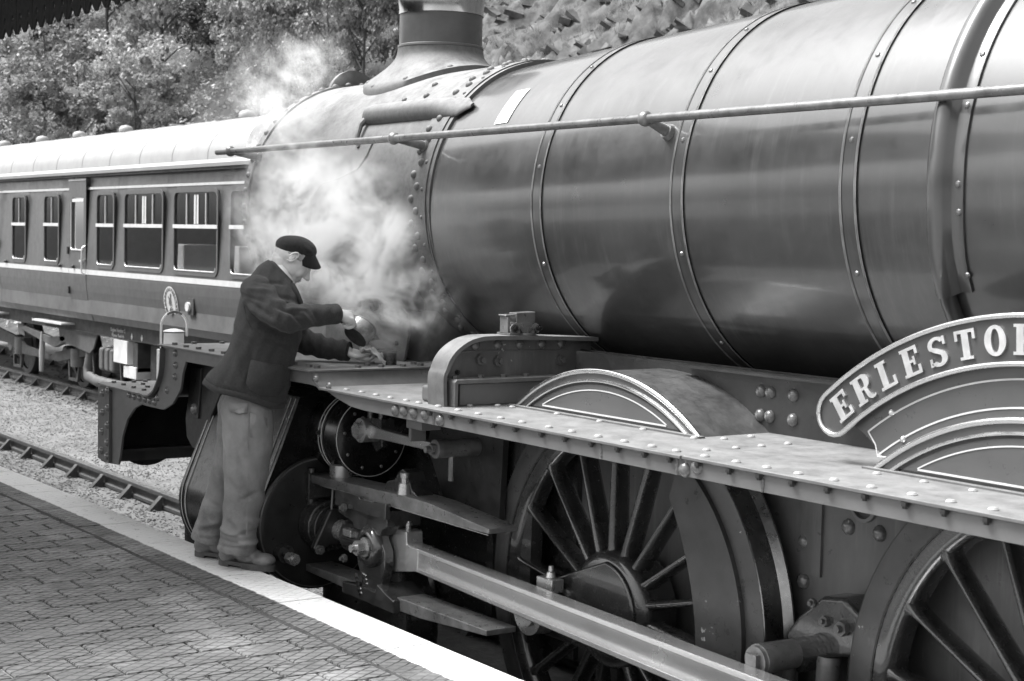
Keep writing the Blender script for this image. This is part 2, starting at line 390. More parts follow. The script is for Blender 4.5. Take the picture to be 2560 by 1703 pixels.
# front lower plate: runs full width, near edge slightly cranked
fp = MB().prism([(-9.385, -1.36), (-9.385, 1.36), (-8.56, 1.36), (-8.56, -1.375), (-9.2, -1.375)], 'z', ZF-.011, ZF).build('front_running_plate', 'footplate', loco, bevel=.003)
def ext_sheet(prof, y0, y1, t, name, m):   # bent sheet: profile in XZ extruded across
    n = len(prof); vs = []
    for i, (x, z) in enumerate(prof):
        a = prof[max(0, i-1)]; c = prof[min(n-1, i+1)]; d = Vector((c[0]-a[0], c[1]-a[1])).normalized(); nx, nz = d.y*t, -d.x*t
        vs += [(x, y0, z), (x, y1, z), (x+nx, y1, z+nz), (x+nx, y0, z+nz)]
    return MB().add(vs, [(4*i+j, 4*i+(j+1) % 4, 4*i+4+(j+1) % 4, 4*i+4+j) for i in range(n-1) for j in range(4)]+[(0, 3, 2, 1), (4*n-4, 4*n-3, 4*n-2, 4*n-1)]).build(name, m, loco)
ext_sheet([(-8.60, ZF-.004)]+arc(-8.56, 1.56, .155, -88, -6, 12)+[(-8.392, 1.66), (-8.388, ZU-.006)], -1.36, 1.36, .012, 'front_step_plate', 'black_satin')
ext_sheet([(-6.562, ZU-.006), (-6.556, 1.69), (-6.545, 1.668), (-6.52, 1.65), (-6.48, ZP-.004)], -1.365, -.6, .012, 'rear_step_plate', 'frame_grey')
# valance (outside angle) with its S shaped front
VY = -1.352
def side(poly, name='valance', m='valance', t=.014, y=VY, parent=None): return MB().prism(poly, 'y', y, y+t).build(name, m, parent or loco, bevel=.002)
val = side([(-6.30, ZP-.013), (-6.30, 1.592), (-6.22, 1.577), (-6.1, 1.571), (-5.515, 1.570), (-5.515, ZP-.013)], m='valance')
side([(-5.512, ZP-.013), (-5.512, 1.570), (-4.40, 1.570), (-4.40, ZP-.013)])
side([(-4.397, ZP-.013), (-4.397, 1.570), (-3.99, 1.570), (-3.99, ZP-.013)])
side([(-3.987, ZP-.013), (-3.987, 1.571), (-3.585, 1.571), (-3.585, ZP-.013)])
side([(-3.582, ZP-.013), (-3.582, 1.571), (.6, 1.571), (.6, ZP-.013)])
side([(-6.56, ZU-.012), (-6.545, 1.672), (-6.51, 1.645), (-6.46, 1.627), (-6.30, 1.627), (-6.30, 1.592), (-6.36, 1.603), (-6.43, 1.622), (-6.50, 1.636), (-6.62, 1.64), (-8.06, 1.637), (-8.1, 1.575), (-8.13, 1.48), (-8.235, 1.392), (-8.37, 1.346), (-8.62, 1.343), (-8.69, 1.346), (-8.8, 1.31), (-8.91, 1.236), (-8.985, 1.129), (-9.02, 1.01), (-9.05, .95), (-9.2, .94), (-9.33, .945), (-9.36, .97), (-9.365, ZF-.012), (-8.62, ZF-.012), (-8.50, ZF+.012), (-8.435, 1.47), (-8.402, 1.545), (-8.398, ZU-.012)], m='valance')
side([(-9.362, ZF-.02), (-9.362, .955), (-9.19, .943), (-9.195, ZF-.02)], 'end_angle', 'frame_grey', y=VY-.012, t=.011)
side([(-9.19, ZF-.03), (-9.185, .95), (-9.15, .95), (-9.155, ZF-.03)], 'end_angle', 'frame_grey', y=VY-.02, t=.019)
for x in (-5.513, -4.398, -3.987, -3.584):
    MB().tube([(x+random.uniform(-.002, .002), VY-.001, z) for z in np.linspace(1.572, 1.622, 9)], [.004+random.random()*.003 for _ in range(9)], 6).build('weld_bead', 'valance', val)
# curved angle following the S
cp = [(-8.66, 1.405), (-8.56, 1.40), (-8.47, 1.43), (-8.41, 1.48), (-8.36, 1.56), (-8.345, 1.69)]

def smooth(P, k=6):
    P = [Vector(p) for p in P]; out = []
    for i in range(len(P)-1):
        a, b_, c, d = P[max(0, i-1)], P[i], P[i+1], P[min(len(P)-1, i+2)]
        for j in range(k):
            t = j/k; out.append(.5*((2*b_)+(c-a)*t+(2*a-5*b_+4*c-d)*t*t+(3*b_-a-3*c+d)*t**3))
    return out+[P[-1]]
sp = smooth([(x, VY-.001, z) for x, z in cp], 6)
MB().band([p for p in sp], -.028, (0, 1, 0), [Vector((-(sp[min(i+1, len(sp)-1)]-sp[max(i-1, 0)]).normalized().z, 0, (sp[min(i+1, len(sp)-1)]-sp[max(i-1, 0)]).normalized().x))*.01 for i in range(len(sp))]).build('curved_angle', 'frame_grey', val)
for x, z in [(-9.281, 1.356), (-9.284, 1.239), (-9.29, 1.122), (-9.293, 1.007), (-9.172, 1.382), (-9.172, 1.278), (-9.175, 1.174), (-9.178, 1.069), (-9.178, .987)]:
    piece('rivet', rivet_b, val, (x, VY-.012 if x < -9.2 else VY-.02, z), (0, -1, 0))
for x, z in [(-8.87, 1.383), (-8.795, 1.380), (-8.715, 1.378), (-8.63, 1.380), (-8.56, 1.379), (-8.485, 1.377), (-8.19, 1.608), (-8.197, 1.674), (-8.20, 1.545), (-8.31, 1.46), (-8.45, 1.405)]:
    piece('rivet', rivet_b, val, (x, VY, z), (0, -1, 0), .9)
for x, z in [(-5.82, 1.602), (-5.75, 1.606), (-5.67, 1.606), (-5.58, 1.608), (-5.46, 1.596), (-6.55, 1.67), (-6.42, 1.648), (-3.95, 1.593), (-3.888, 1.612)]:
    piece('rivet', rivet_b, val, (x, VY, z), (0, -1, 0), 1.15 if x > -6 else .9)
# plate rivets
ex, nx_ = -5.74, 0
row = [-5.80, -5.70, -5.545, -5.388, -5.242, -5.085, -4.935, -4.765, -4.62, -4.462, -4.313, -4.168, -4.036, -3.895, -3.746, -3.61, -3.467, -3.321, -3.174, -3.024, -2.886, -2.744, -2.6, -2.45, -5.93, -6.06, -6.19, -6.32]
for x in row: piece('rivet', rivet_p, rp, (x, -1.315+random.uniform(-.003, .003), ZP), (0, 0, 1), .95)
for x, y in [(-5.52, -1.175), (-5.48, -1.063), (-5.407, -1.04), (-5.119, -1.02), (-4.841, -1.02), (-4.566, -1.03), (-4.28, -1.03), (-4.22, -.94), (-4.23, -.80), (-4.012, -1.206), (-4.012, -1.073), (-4.012, -.955), (-4.02, -.822), (-3.175, -1.09), (-2.995, -1.09), (-2.8, -1.09), (-3.36, -1.09)]:
    piece('rivet', rivet_p, rp, (x, y, ZP), (0, 0, 1), .85)
for x, y in [(-9.32, -1.28), (-9.16, -1.28), (-9.31, -1.157), (-9.32, -1.08), (-9.30, -.98), (-9.15, -1.162), (-9.16, -1.06), (-9.0, -1.13), (-8.98, -1.2), (-8.9, -1.172), (-8.97, -1.29), (-8.81, -1.29), (-8.64, -1.30), (-8.75, -1.1), (-8.7, -.9), (-8.98, -.8), (-9.25, -.7), (-8.7, -.6)]:
    piece('bolt', bolt_m, fp, (x, y, ZF), (0, 0, 1), .9)
for x, y in [(-8.30, -1.315), (-8.34, -1.185), (-8.33, -1.02), (-8.107, -1.33), (-7.953, -1.325), (-7.796, -1.32), (-7.62, -1.33), (-7.45, -1.32), (-7.28, -1.33), (-7.1, -1.31), (-6.876, -1.30), (-6.72, -1.30), (-6.66, -1.29), (-6.61, -1.10), (-6.60, -.98), (-6.60, -.86), (-6.62, -.75), (-6.70, -.74), (-6.78, -.93), (-6.70, -1.0), (-8.33, -.8), (-8.33, -.5), (-8.33, -.1)]:
    piece('bolt', bolt_m, up_, (x, y, ZU), (0, 0, 1), .95)
for x in row[2:24]:
    piece('nut', bolt_s, val, (x+.02, VY-.011, ZP-.012), (0, 0, -1), .95)
# buffer beam and dark space behind it
bb = MB().box(-9.40, -9.37, -1.33, 1.33, .93, ZF-.012).build('buffer_beam', 'black_satin', loco)
MB().box(-9.368, -9.25, -1.325, 1.325, .995, 1.01).box(-9.368, -9.34, -1.325, 1.325, .925, 1.0).build('beam_angle', 'frame_grey', bb)
for s in (-1, 1):
    MB().cyl((-9.40, s*.87, 1.05), (-9.72, s*.87, 1.05), .11, .1, 24).cyl((-9.72, s*.87, 1.05), (-9.80, s*.87, 1.05), .06, n=16).cyl((-9.80, s*.87, 1.05), (-9.83, s*.87, 1.05), .23, n=32).build('buffer', 'black_satin', bb)
# guard bracket hanging behind the S (frame end)
br = MB().prism([(-8.21, 1.63), (-8.30, 1.30), (-8.28, 1.20), (-8.20, 1.15), (-8.08, 1.15), (-8.0, 1.22), (-7.95, 1.35), (-7.82, 1.50), (-7.8, 1.63)], 'y', -1.25, -1.21).build('hanging_bracket', 'black_satin', loco, bevel=.006)
MB().prism([(-8.2, 1.60), (-8.245, 1.32), (-8.10, 1.32), (-8.06, 1.60)], 'y', -1.262, -1.25).build('bracket_plate', 'black_satin', br, bevel=.003)
piece('rivet', rivet_b, br, (-8.14, -1.262, 1.37), (0, -1, 0), 1.4)

# ---- frames
for s in (-1, 1):
    fr = MB().prism([(-9.36, 1.40), (-9.36, 1.0), (-8.5, .95), (-7.9, .72), (-7.0, .62), (-6.2, .55), (-5.2, .50), (-4.4, .55), (-2.2, .55), (.6, .55), (.6, ZP-.02), (-6.6, ZP-.02), (-6.7, ZU-.02), (-8.4, ZU-.02), (-8.6, 1.4)], 'y', s*.60, s*.632).build('main_frame', 'frame_grey', loco)
    if s < 0:
        for x, z in [(-3.90, 1.352), (-3.755, 1.352), (-4.11, 1.265), (-4.11, 1.12), (-5.95, 1.42), (-5.85, 1.46), (-5.83, 1.30), (-5.93, 1.28)]:
            piece('rivet', rivet_b, fr, (x, -.632, z), (0, -1, 0), 1.3)
        MB().lathe([(0, .062), (.012, .06), (.014, .048), (0, .046)], (-3.828, -.632, 1.44), (0, -1, 0), 28).build('frame_hole_rim', 'valance', fr)
        MB().cyl((-3.828, -.634, 1.44), (-3.828, -.6335, 1.44), .047, n=28).build('frame_hole', 'black_satin', fr)
        MB().box(-4.12, -4.02, -.645, -.632, 1.15, 1.44).build('frame_doubler', 'frame_grey', fr)
MB().box(-8.4, .6, -.6, .6, 1.55, 1.56).build('frame_stretcher', 'black_satin', loco)
# upstand between plate and boiler, with angle and bolts (behind first splasher)
ua = MB().box(-5.50, .6, -.645, -.633, ZP-.01, 1.86).box(-4.75, .6, -.70, -.645, 1.85, 1.860).build('upper_frame', 'black_satin', loco)
for x in (-4.35, -4.30, -4.18, -3.98, -3.80):
    for z in (1.70, 1.79): piece('rivet', rivet_b, ua, (x, -.645, z), (0, -1, 0), 1.1)
MB().prism([(-.55, 1.56), (-.55, 1.86), (-.45, 1.80), (-.3, 1.76), (.3, 1.76), (.45, 1.80), (.55, 1.86), (.55, 1.56)], 'x', -6.2, .6).build('boiler_cradle', 'black_satin', loco)
MB().box(-3.95, -3.45, -.70, -.3, 1.74, 1.775).cyl((-3.80, -.705, 1.757), (-3.80, -.69, 1.757), .012, n=8).build('pipe_bracket', 'black_satin', loco)
# smokebox saddle and steam pipe cover
sad = MB().prism([(-.62, ZU), (-.60, 1.80), (-.52, 1.95), (-.5, 2.02), (.5, 2.02), (.52, 1.95), (.60, 1.80), (.62, ZU)], 'x', -8.35, -6.85).build('smokebox_saddle', 'smokebox', loco)
spc = MB().prism([(-7.7, ZU), (-6.865, ZU), (-6.825, 1.84), (-6.822, 1.90), (-6.845, 1.955), (-6.90, 1.985), (-7.0, 1.995), (-7.7, 1.995)], 'y', -.70, -.685).build('steam_pipe_cover', 'smokebox', loco, bevel=.004)
MB().prism([(-.70, 1.96), (-.745, 1.985), (-.755, 2.03), (-.73, 2.075), (-.66, 2.10), (-.55, 2.11), (-.55, 1.96)], 'x', -7.55, -6.90).build('pipe_flange', 'black_satin', spc, bevel=.015)
for dx in (-7.20, -7.075, -6.95): piece('nut', bolt_b, spc, (dx, -.745, 1.985), (.1, -.9, -.1), 1.15)
MB().cyl((-6.93, -.70, 1.80), (-6.93, -.72, 1.80), .012, n=10).build('inspection_plug', 'black_satin', spc)
# oil filler cup where the man pours
fc = MB().lathe([(0, .034), (.058, .033), (.062, .035), (.066, .033), (.066, .027), (.03, .026)], (-6.717, -.865, ZU), (0, 0, 1), 24).build('filler_cup', 'black_oily', loco)
MB().prism([(-6.742, -.90), (-6.732, -.84), (-6.82, -.86), (-6.90, -.92), (-6.86, -.95)], 'z', ZU+.070, ZU+.076).build('cup_lid', 'black_oily', fc)

# ---- transverse motion bracket with arched flange
prof = [(-1.292, ZP), (-1.296, 1.755), (-1.283, 1.795), (-1.264, 1.836), (-1.231, 1.873), (-1.182, 1.904), (-1.131, 1.921), (-1.062, 1.928), (-.85, 1.926), (-.50, 1.914)]
ps = smooth([(-5.66, y, z) for y, z in prof], 5)
nr = [Vector((0, -(ps[min(i+1, len(ps)-1)]-ps[max(i-1, 0)]).normalized().z, (ps[min(i+1, len(ps)-1)]-ps[max(i-1, 0)]).normalized().y))*-.017 for i in range(len(ps))]
mb_ = MB().band([p for p in ps], .125, (1, 0, 0), nr).build('motion_bracket', 'footplate', loco)
MB().prism([(p.y+.01, p.z-.012) for p in ps]+[(-.50, ZP)], 'x', -5.63, -5.60).build('bracket_web', 'frame_grey', mb_)
for y in (-1.103, -.989, -.875, -.759, -.655): piece('rivet', rivet_b, mb_, (-5.60, y, 1.886), (1, 0, 0), 1.0)
for y, z in ((-1.08, 1.826), (-.99, 1.818), (-.665, 1.815)): piece('bolt', bolt_b, mb_, (-5.60, y, z), (1, 0, 0), 1.0)
piece('bolt', bolt_s, mb_, (-5.60, -1.19, 1.775), (1, 0, 0), .8)
shp = smooth([(-5.6, -1.235, 1.79), (-5.6, -1.20, 1.845), (-5.6, -1.13, 1.862), (-5.6, -.92, 1.86), (-5.6, -.62, 1.858)], 5)
MB().tube(shp, .004, 6).build('inner_edge', 'frame_grey', mb_)
sh = MB().prism([(-1.262, ZP), (-1.262, 1.742), (-1.252, 1.753), (-.7, 1.753), (-.7, 1.735), (-1.245, 1.735), (-1.245, ZP)], 'x', -5.60, -5.50).build('bracket_shelf', 'footplate', mb_, bevel=.003)
MB().box(-5.60, -5.535, -1.215, -.70, ZP, 1.733).build('bracket_box', 'valance', mb_, bevel=.006)
for y in (-1.225, -1.10, -.985, -.87): piece('bolt', bolt_m, sh, (-5.555, y, 1.753), (0, 0, 1), .9)
MB().box(-5.78, -5.69, -1.255, -1.14, ZP, 1.71).build('oil_box', 'valance', mb_, bevel=.014)
# lubricator fitting on top of the bracket
LX, LY, LZ = -5.60, -.86, 1.932
lub = MB().cyl((LX, LY, LZ-.004), (LX, LY, LZ+.004), .06, n=24).box(LX-.05, LX+.05, LY-.10, LY+.03, LZ-.002, LZ+.006).build('lubricator', 'steel_dark', mb_)
MB().prism([(LY-.07, LZ+.04), (LY-.055, LZ+.05), (LY-.055, LZ+.090), (LY+.045, LZ+.095), (LY+.045, LZ+.045), (LY+.06, LZ+.035)], 'x', LX-.03, LX+.03).box(LX-.03, LX+.03, LY-.10, LY-.085, LZ, LZ+.075).box(LX-.03, LX+.03, LY-.11, LY-.06, LZ+.075, LZ+.083).build('lubricator_body', 'steel_dark', lub, bevel=.006)
MB().prism([(LY-.085, LZ+.004), (LY-.09, LZ+.03), (LY-.075, LZ+.046), (LY+.05, LZ+.046), (LY+.07, LZ+.03), (LY+.06, LZ+.004)], 'x', LX+.02, LX+.034).build('lubricator_bracket', 'steel', lub, bevel=.004)
for y in (LY-.07, LY+.055): piece('nut', bolt_s, lub, (LX+.034, y, LZ+.026), (1, 0, 0), 1.0)
for x, y in ((LX+.045, LY-.05), (LX+.05, LY+.02), (LX+.0, LY+.055)): piece('nut', bolt_s, lub, (x, y, LZ+.004), (0, 0, 1), 1.0)

# ---- splashers
WX1, WX2, WZ, WR = -4.9705, -2.8365, .8636, .8636
def splasher(cx, r, yf, yb, withplate):
    a0 = math.degrees(math.asin((ZP-WZ)/r)); A = arc(cx, WZ, r, a0, 180-a0, 48); Ai = arc(cx, WZ, r-.022, a0-.6, 180.6-a0, 48)
    face = MB().prism(A, 'y', yf, yf+.006).build('splasher_face', 'green_paint', loco)
    cvr = MB(); cvr.band([(x, yf+.004, z) for x, z in A], yb-yf, (0, 1, 0), [Vector((-(x-cx), 0, -(z-WZ))).normalized()*.005 for x, z in A])
    cvr.build('splasher_cover', 'splasher_top', face)
    MB().tube([(x, yf-.002, z) for x, z in A], .0105, 10).build('splasher_beading', 'brass' if withplate else 'brass', face)
    MB().tube([(x, yf-.004, z) for x, z in arc(cx, WZ, r-.037, a0+.5, 179.5-a0, 48)], .0065, 8).build('inner_beading', 'brass', face)
    rl = r-.077; al = math.degrees(math.asin((ZP+.022-WZ)/rl)); L1 = arc(cx, WZ, rl, al, 180-al, 40)
    MB().band([(x, yf-.0025, z) for x, z in L1], .0025, (0, 1, 0), [Vector((x-cx, 0, z-WZ)).normalized()*.0045 for x, z in L1]).box(L1[-1][0], L1[0][0], yf-.0025, yf, ZP+.018, ZP+.024).build('lining', 'lining', face)
    rb = r-.052; ab = math.degrees(math.asin((ZP+.006-WZ)/rb)); L2 = arc(cx, WZ, rb, ab, 180-ab, 40)
    MB().band([(x, yf-.0015, z) for x, z in L2], .0015, (0, 1, 0), [Vector((x-cx, 0, z-WZ)).normalized()*.018 for x, z in L2]).box(L2[-1][0], L2[0][0], yf-.0015, yf, ZP+.002, ZP+.014).build('black_border', 'black_satin', face)
    MB().box(A[-1][0]-.03, A[0][0]+.03, yf-.03, yf, ZP, ZP+.007).build('splasher_angle', 'footplate', face)
    return face
splasher(WX1+.095, .966, -.985, -.60, False)
s2 = splasher(WX2+.01, .99, -1.01, -.60, True)
# backing plate and curved name plate
NCX = WX2+.016; NY = -1.005
ri, ro = .995, 1.155
Ab = arc(NCX, WZ, ro, 128.5, 51.5, 44); 
left = smooth([(Ab[0][0], 0, Ab[0][1]), (NCX-.66, 0, 1.735), (NCX-.605, 0, 1.69), (NCX-.59, 0, 1.662)], 4)
poly = [(x, z) for x, z in Ab]+[(2*NCX-p.x, p.z) for p in left[1:]]+[(x, z) for x, z in arc(NCX, WZ, ri, 53, 127, 44)]+[(p.x, p.z) for p in reversed(left[1:])]
bp_ = MB().prism(poly, 'y', NY, NY+.008).build('backing_plate', 'green_paint', loco)
for r_ in (ri+.028, ro-.05):
    L1 = arc(NCX, WZ, r_, 53 if r_ < 1.05 else 53.5, 127 if r_ < 1.05 else 126.5, 44)
    MB().band([(x, NY-.0025, z) for x, z in L1], .0025, (0, 1, 0), [Vector((x-NCX, 0, z-WZ)).normalized()*.0055 for x, z in L1]).build('lining', 'lining', bp_)
pa, pb = arc(NCX, WZ, ri+.028, 127, 127, 1)[0], arc(NCX, WZ, ro-.047, 126.5, 126.5, 1)[0]
for sgn in (1, -1):
    q1 = (NCX+sgn*(NCX-pa[0]) if sgn < 0 else pa[0], pa[1]); q2 = (NCX+(NCX-pb[0]) if sgn < 0 else pb[0], pb[1])
    MB().tube([(q1[0], NY-.0012, q1[1]), (q1[0]*.55+q2[0]*.45+.008*sgn, NY-.0012, q1[1]*.5+q2[1]*.5), (q2[0], NY-.0012, q2[1])], .0028, 5).build('lining', 'lining', bp_)
for x, z in ((-3.386, 1.824), (-3.336, 1.746)):
    piece('bolt', MB().dome((0, 0, 0), (0, 0, 1), .0115, .012, 10, 3).mesh('dome_nut', 'brass'), bp_, (x, NY, z), (0, -1, 0))
R1, R2 = 1.152, 1.290; TH = 129.9          # plate band radii, end angle
def capsule(r1, r2, th, n=60, e=10):
    rm = (r1+r2)/2; h = (r2-r1)/2; P = [(NCX+r2*cos(radians(a)), WZ+r2*sin(radians(a))) for a in np.linspace(th, 180-th, n)]
    for sgn, ang in ((1, 180-th), (-1, th)):
        c = (NCX+rm*cos(radians(ang)), WZ+rm*sin(radians(ang)))
        E_ = []
        for k_ in range(1, e):
            t = pi*k_/e
            base = radians(ang)+ (-t if sgn > 0 else pi+(-t))
            E_.append((c[0]+h*cos(base), c[1]+h*sin(base)))
        if sgn > 0:
            P += E_; P += [(NCX+r1*cos(radians(a)), WZ+r1*sin(radians(a))) for a in np.linspace(180-th, th, n)]
        else: P += E_
    return P
npl = MB().prism(capsule(R1, R2, TH), 'y', NY-.022, NY-.012).build('name_plate', 'plate_ground', loco)
cpth = capsule(R1, R2, TH); MB().tube([(x, NY-.026, z) for x, z in cpth+cpth[:1]], .0085, 10, False).build('name_plate_rim', 'brass', npl)
# raised slab letters of the name plate
GL = {
 'E': (.76, [(.08, .34, 0, 1), (0, .74, 0, .11), (0, .72, .89, 1), (.62, .74, 0, .31), (.60, .72, .71, 1), (.34, .52, .45, .55), (.47, .56, .35, .65)]),
 'L': (.74, [(.10, .36, 0, 1), (0, .72, 0, .11), (0, .46, .89, 1), (.60, .72, 0, .34)]),
 'T': (.78, [(.26, .52, 0, 1), (.14, .64, 0, .10), (0, .78, .89, 1), (0, .11, .66, 1), (.67, .78, .66, 1)]),
 'K': (.88, [(.10, .36, 0, 1), (0, .45, 0, .10), (0, .45, .90, 1), (.52, .88, 0, .10), (.55, .88, .90, 1)]),
 'M': (1.0, [(.10, .22, 0, 1), (.68, .92, 0, 1), (0, .34, 0, .10), (.58, 1.0, 0, .10), (0, .20, .90, 1), (.82, 1.0, .90, 1)]),
 'A': (.92, [(0, .32, 0, .10), (.48, .92, 0, .10), (.26, .60, .28, .37)]),
 'N': (.92, [(.12, .24, 0, 1), (.70, .82, 0, 1), (0, .36, 0, .10), (0, .24, .90, 1), (.58, .94, .90, 1)]),
 'R': (.86, [(.08, .34, 0, 1), (0, .44, 0, .10), (0, .5, .90, 1), (.30, .5, .46, .55)]),
 'O': (.80, []), 'S': (.70, [(.0, .10, .02, .30), (.60, .70, .70, .98)]),
}
def ringpoly(cx, cy, rx, ry, ix, iy, a0, a1, n=18):
    A = [(cx+rx*cos(radians(a)), cy+ry*sin(radians(a))) for a in np.linspace(a0, a1, n)]
    B = [(cx+ix*cos(radians(a)), cy+iy*sin(radians(a))) for a in np.linspace(a0, a1, n)]
    return [[A[i], A[i+1], B[i+1], B[i]] for i in range(n-1)]
EX = {'K': [[(.30, .38), (.66, .92), (.80, .92), (.42, .36)], [(.36, .55), (.50, .62), (.80, .08), (.54, .08)]],
      'M': [[(.14, 1), (.38, 1), (.62, .2), (.50, .05)], [(.50, .05), (.58, .2), (.84, 1), (.72, 1)]],
      'A': [[(.10, .05), (.20, .05), (.50, 1), (.40, 1)], [(.40, 1), (.56, 1), (.88, .05), (.60, .05)]],
      'N': [[(.08, 1), (.34, 1), (.82, .0), (.70, .0)]],
      'R': [[(.44, .50), (.60, .50), (.66, .20), (.50, .16)], [(.50, .2), (.66, .22), (.72, .09), (.86, .12), (.86, .05), (.76, 0), (.62, .02), (.53, .1)]]+ringpoly(.5, .725, .30, .275, .04, .17, -90, 90, 12),
      'O': ringpoly(.40, .5, .40, .51, .15, .39, 0, 360, 34),
      'S': ringpoly(.35, .73, .35, .28, .17, .17, 25, 215, 16)+[[(.035, .62), (.22, .66), (.52, .52), (.66, .42), (.48, .36), (.2, .5)]]+ringpoly(.35, .27, .36, .28, .13, .17, -150, 40, 16)}
H = .088
for i, chh in enumerate('ERLESTOKE MANOR'):
    if chh == ' ': continue
    w, boxes = GL[chh]; ang = radians(127.8-5.02*i); c = (NCX+1.177*cos(ang), WZ+1.177*sin(ang)); tx, tz = sin(ang), -cos(ang); ux, uz = cos(ang), sin(ang)
    mb = MB(); k_ = 0
    sx = 1.10
    for bx in boxes:
        a0, a1, b0, b1 = bx; P = [(a0, b0), (a1, b0), (a1, b1), (a0, b1)]
        mb.prism([(c[0]+(p[0]-w/2)*H*tx*sx+p[1]*H*ux, c[1]+(p[0]-w/2)*H*tz*sx+p[1]*H*uz) for p in P], 'y', NY-.029-k_*.00015, NY-.0125); k_ += 1
    for P in EX.get(chh, []):
        mb.prism([(c[0]+(p[0]-w/2)*H*tx*sx+p[1]*H*ux, c[1]+(p[0]-w/2)*H*tz*sx+p[1]*H*uz) for p in P], 'y', NY-.029-k_*.00015 if chh not in 'OS' else NY-.029-.0003*(len(P) > 4), NY-.0125); k_ += 1
    mb.build('raised_letter', 'letter_brass', npl)

# ---- driving wheels
def make_wheel(cx):
    w = bpy.data.objects.new('driving_wheel', MB().lathe([(0, .765), (0, WR), (-.002, WR+.001)], (cx, -.82, WZ), (0, 1, 0), 96).mesh('wheel_face', 'tyre_paint')); COL.objects.link(w); par(w, loco)
    MB().lathe([(.0, .768), (.0, .845), (.0, WR-.004), (.006, WR), (.092, WR+.004), (.106, WR+.018), (.118, WR+.03), (.128, WR+.027), (.138, WR), (.138, .77), (.0, .766)], (cx, -.82, WZ), (0, 1, 0), 128).build('tyre', ['tread'], w, 30)
    MB().lathe([(-.0015, .769), (-.0015, WR-.006), (0, WR-.003)], (cx, -.82, WZ), (0, 1, 0), 128).build('tyre_face', 'tyre_paint', w)
    MB().lathe([(.004, .77), (.004, .735), (.02, .70), (.04, .694), (.09, .694), (.12, .77)], (cx, -.82, WZ), (0, 1, 0), 96).build('rim', 'wheel_paint', w, 50)
    for k in range(18):
        a = radians(14.2+20*k); d = Vector((cos(a), 0, sin(a))); t = Vector((-sin(a), 0, cos(a))); vs = []
        for i, rr in enumerate((.19, .225, .27, .40, .55, .64, .685, .71)):
            u = (rr-.17)/.54; wy = .030+.010*(1-u); wt = (.030, .024, .019, .017, .016, .017, .024, .045)[i]; yc = -.765-.035*(1-u); dp = .045+.008*(1-u)
            for j in range(10):
                f = 2*pi*j/10; vs.append(Vector((cx, yc, WZ))+d*rr+t*(wt*cos(f)*1.0)+Vector((0, dp*sin(f)*1.0, 0)))
        fs = [(i*10+j, i*10+(j+1) % 10, (i+1)*10+(j+1) % 10, (i+1)*10+j) for i in range(7) for j in range(10)]
        MB().add(vs, fs).build('spoke', 'wheel_paint', w, 80)
    hub = MB().lathe([(-.02, .240), (-.045, .236), (-.062, .222), (-.072, .20), (-.078, .15), (-.080, .001)], (cx, -.80, WZ), (0, 1, 0), 72).lathe([(-.02, .236), (.05, .24), (.12, .22)], (cx, -.80, WZ), (0, 1, 0), 48)
    hb = hub.build('hub', 'wheel_paint', w, 40)
    MB().lathe([(-.079, .142), (-.086, .137), (-.088, .026), (-.078, .02), (-.070, .001)], (cx, -.80, WZ), (0, 1, 0), 48).build('axle_end', 'black_oily', hb)
    # crank boss and pin
    a = radians(190.5); px_, pz = cx+.38*cos(a), WZ+.38*sin(a)
    P = []
    for t in np.linspace(100, 260, 20): P.append((px_+.115*cos(a-pi+radians(t)), pz+.115*sin(a-pi+radians(t))))
    for t in np.linspace(-75, 75, 18): P.append((cx+.2*cos(a-pi+radians(t)), WZ+.2*sin(a-pi+radians(t))))
    MB().prism(P, 'y', -.89, -.80).build('crank_boss', 'wheel_paint', w, bevel=.012)
    # balance weight
    al = radians(10.5); n_ = Vector((cos(al), sin(al))); t_ = Vector((-sin(al), cos(al))); P = []
    for t in np.linspace(.43, -.43, 22): q = n_*(.51-.45*t*t)+t_*t; P.append((cx+q.x, WZ+q.y))
    e0 = atan2((n_*(.427)-t_*.43).y, (n_*(.427)-t_*.43).x)
    a1 = radians(10.5-49); a2 = radians(10.5+49)
    for t in np.linspace(a1, a2, 30): P.append((cx+.768*cos(t), WZ+.768*sin(t)))
    MB().prism(P, 'y', -.842, -.815).build('balance_weight', 'tyre_paint', w, bevel=.003)
    MB().prism([(q[0], q[1]) for q in P], 'y', -.811, -.74).build('rear_weight', 'wheel_paint', w)
    return w
wh1 = make_wheel(WX1)
def dup(o, dx, parent=None):
    c = o.copy(); COL.objects.link(c); c.location = c.location+Vector((dx, 0, 0)) if parent is None else c.location
    if parent is not None: c.parent = parent
    for k_ in list(o.children): dup(k_, dx, c)
    return c
wh2 = dup(wh1, WX2-WX1)
# far side wheels (simple mirror) and axles
for cx in (WX1, WX2):
    f = MB().lathe([(0, .70), (0, WR), (-.13, WR+.004), (-.14, WR+.03), (-.145, .70)], (cx, .82, WZ), (0, 1, 0), 64).build('far_wheel', 'wheel_paint', loco)
    mb = MB()
    for k in range(18):
        a = radians(20*k); mb.cyl((cx+.12*cos(a), .76, WZ+.12*sin(a)), (cx+.71*cos(a), .76, WZ+.71*sin(a)), .03, .022, 8)
    mb.cyl((cx, .68, WZ), (cx, .9, WZ), .2, n=24).build('far_spokes', 'wheel_paint', f)
    MB().cyl((cx, -.7, WZ), (cx, .7, WZ), .09, n=24).build('axle', 'black_oily', loco)
MB().box(-7.05, -5.78, -.665, -.634, .58, 1.60).box(-5.78, -5.45, -.66, -.634, .52, 1.60).box(-5.74, -5.70, -.74, -.66, .6, 1.45).box(-6.05, -6.0, -.72, -.66, .6, 1.5).build('oily_frame_panel', 'black_oily', loco)
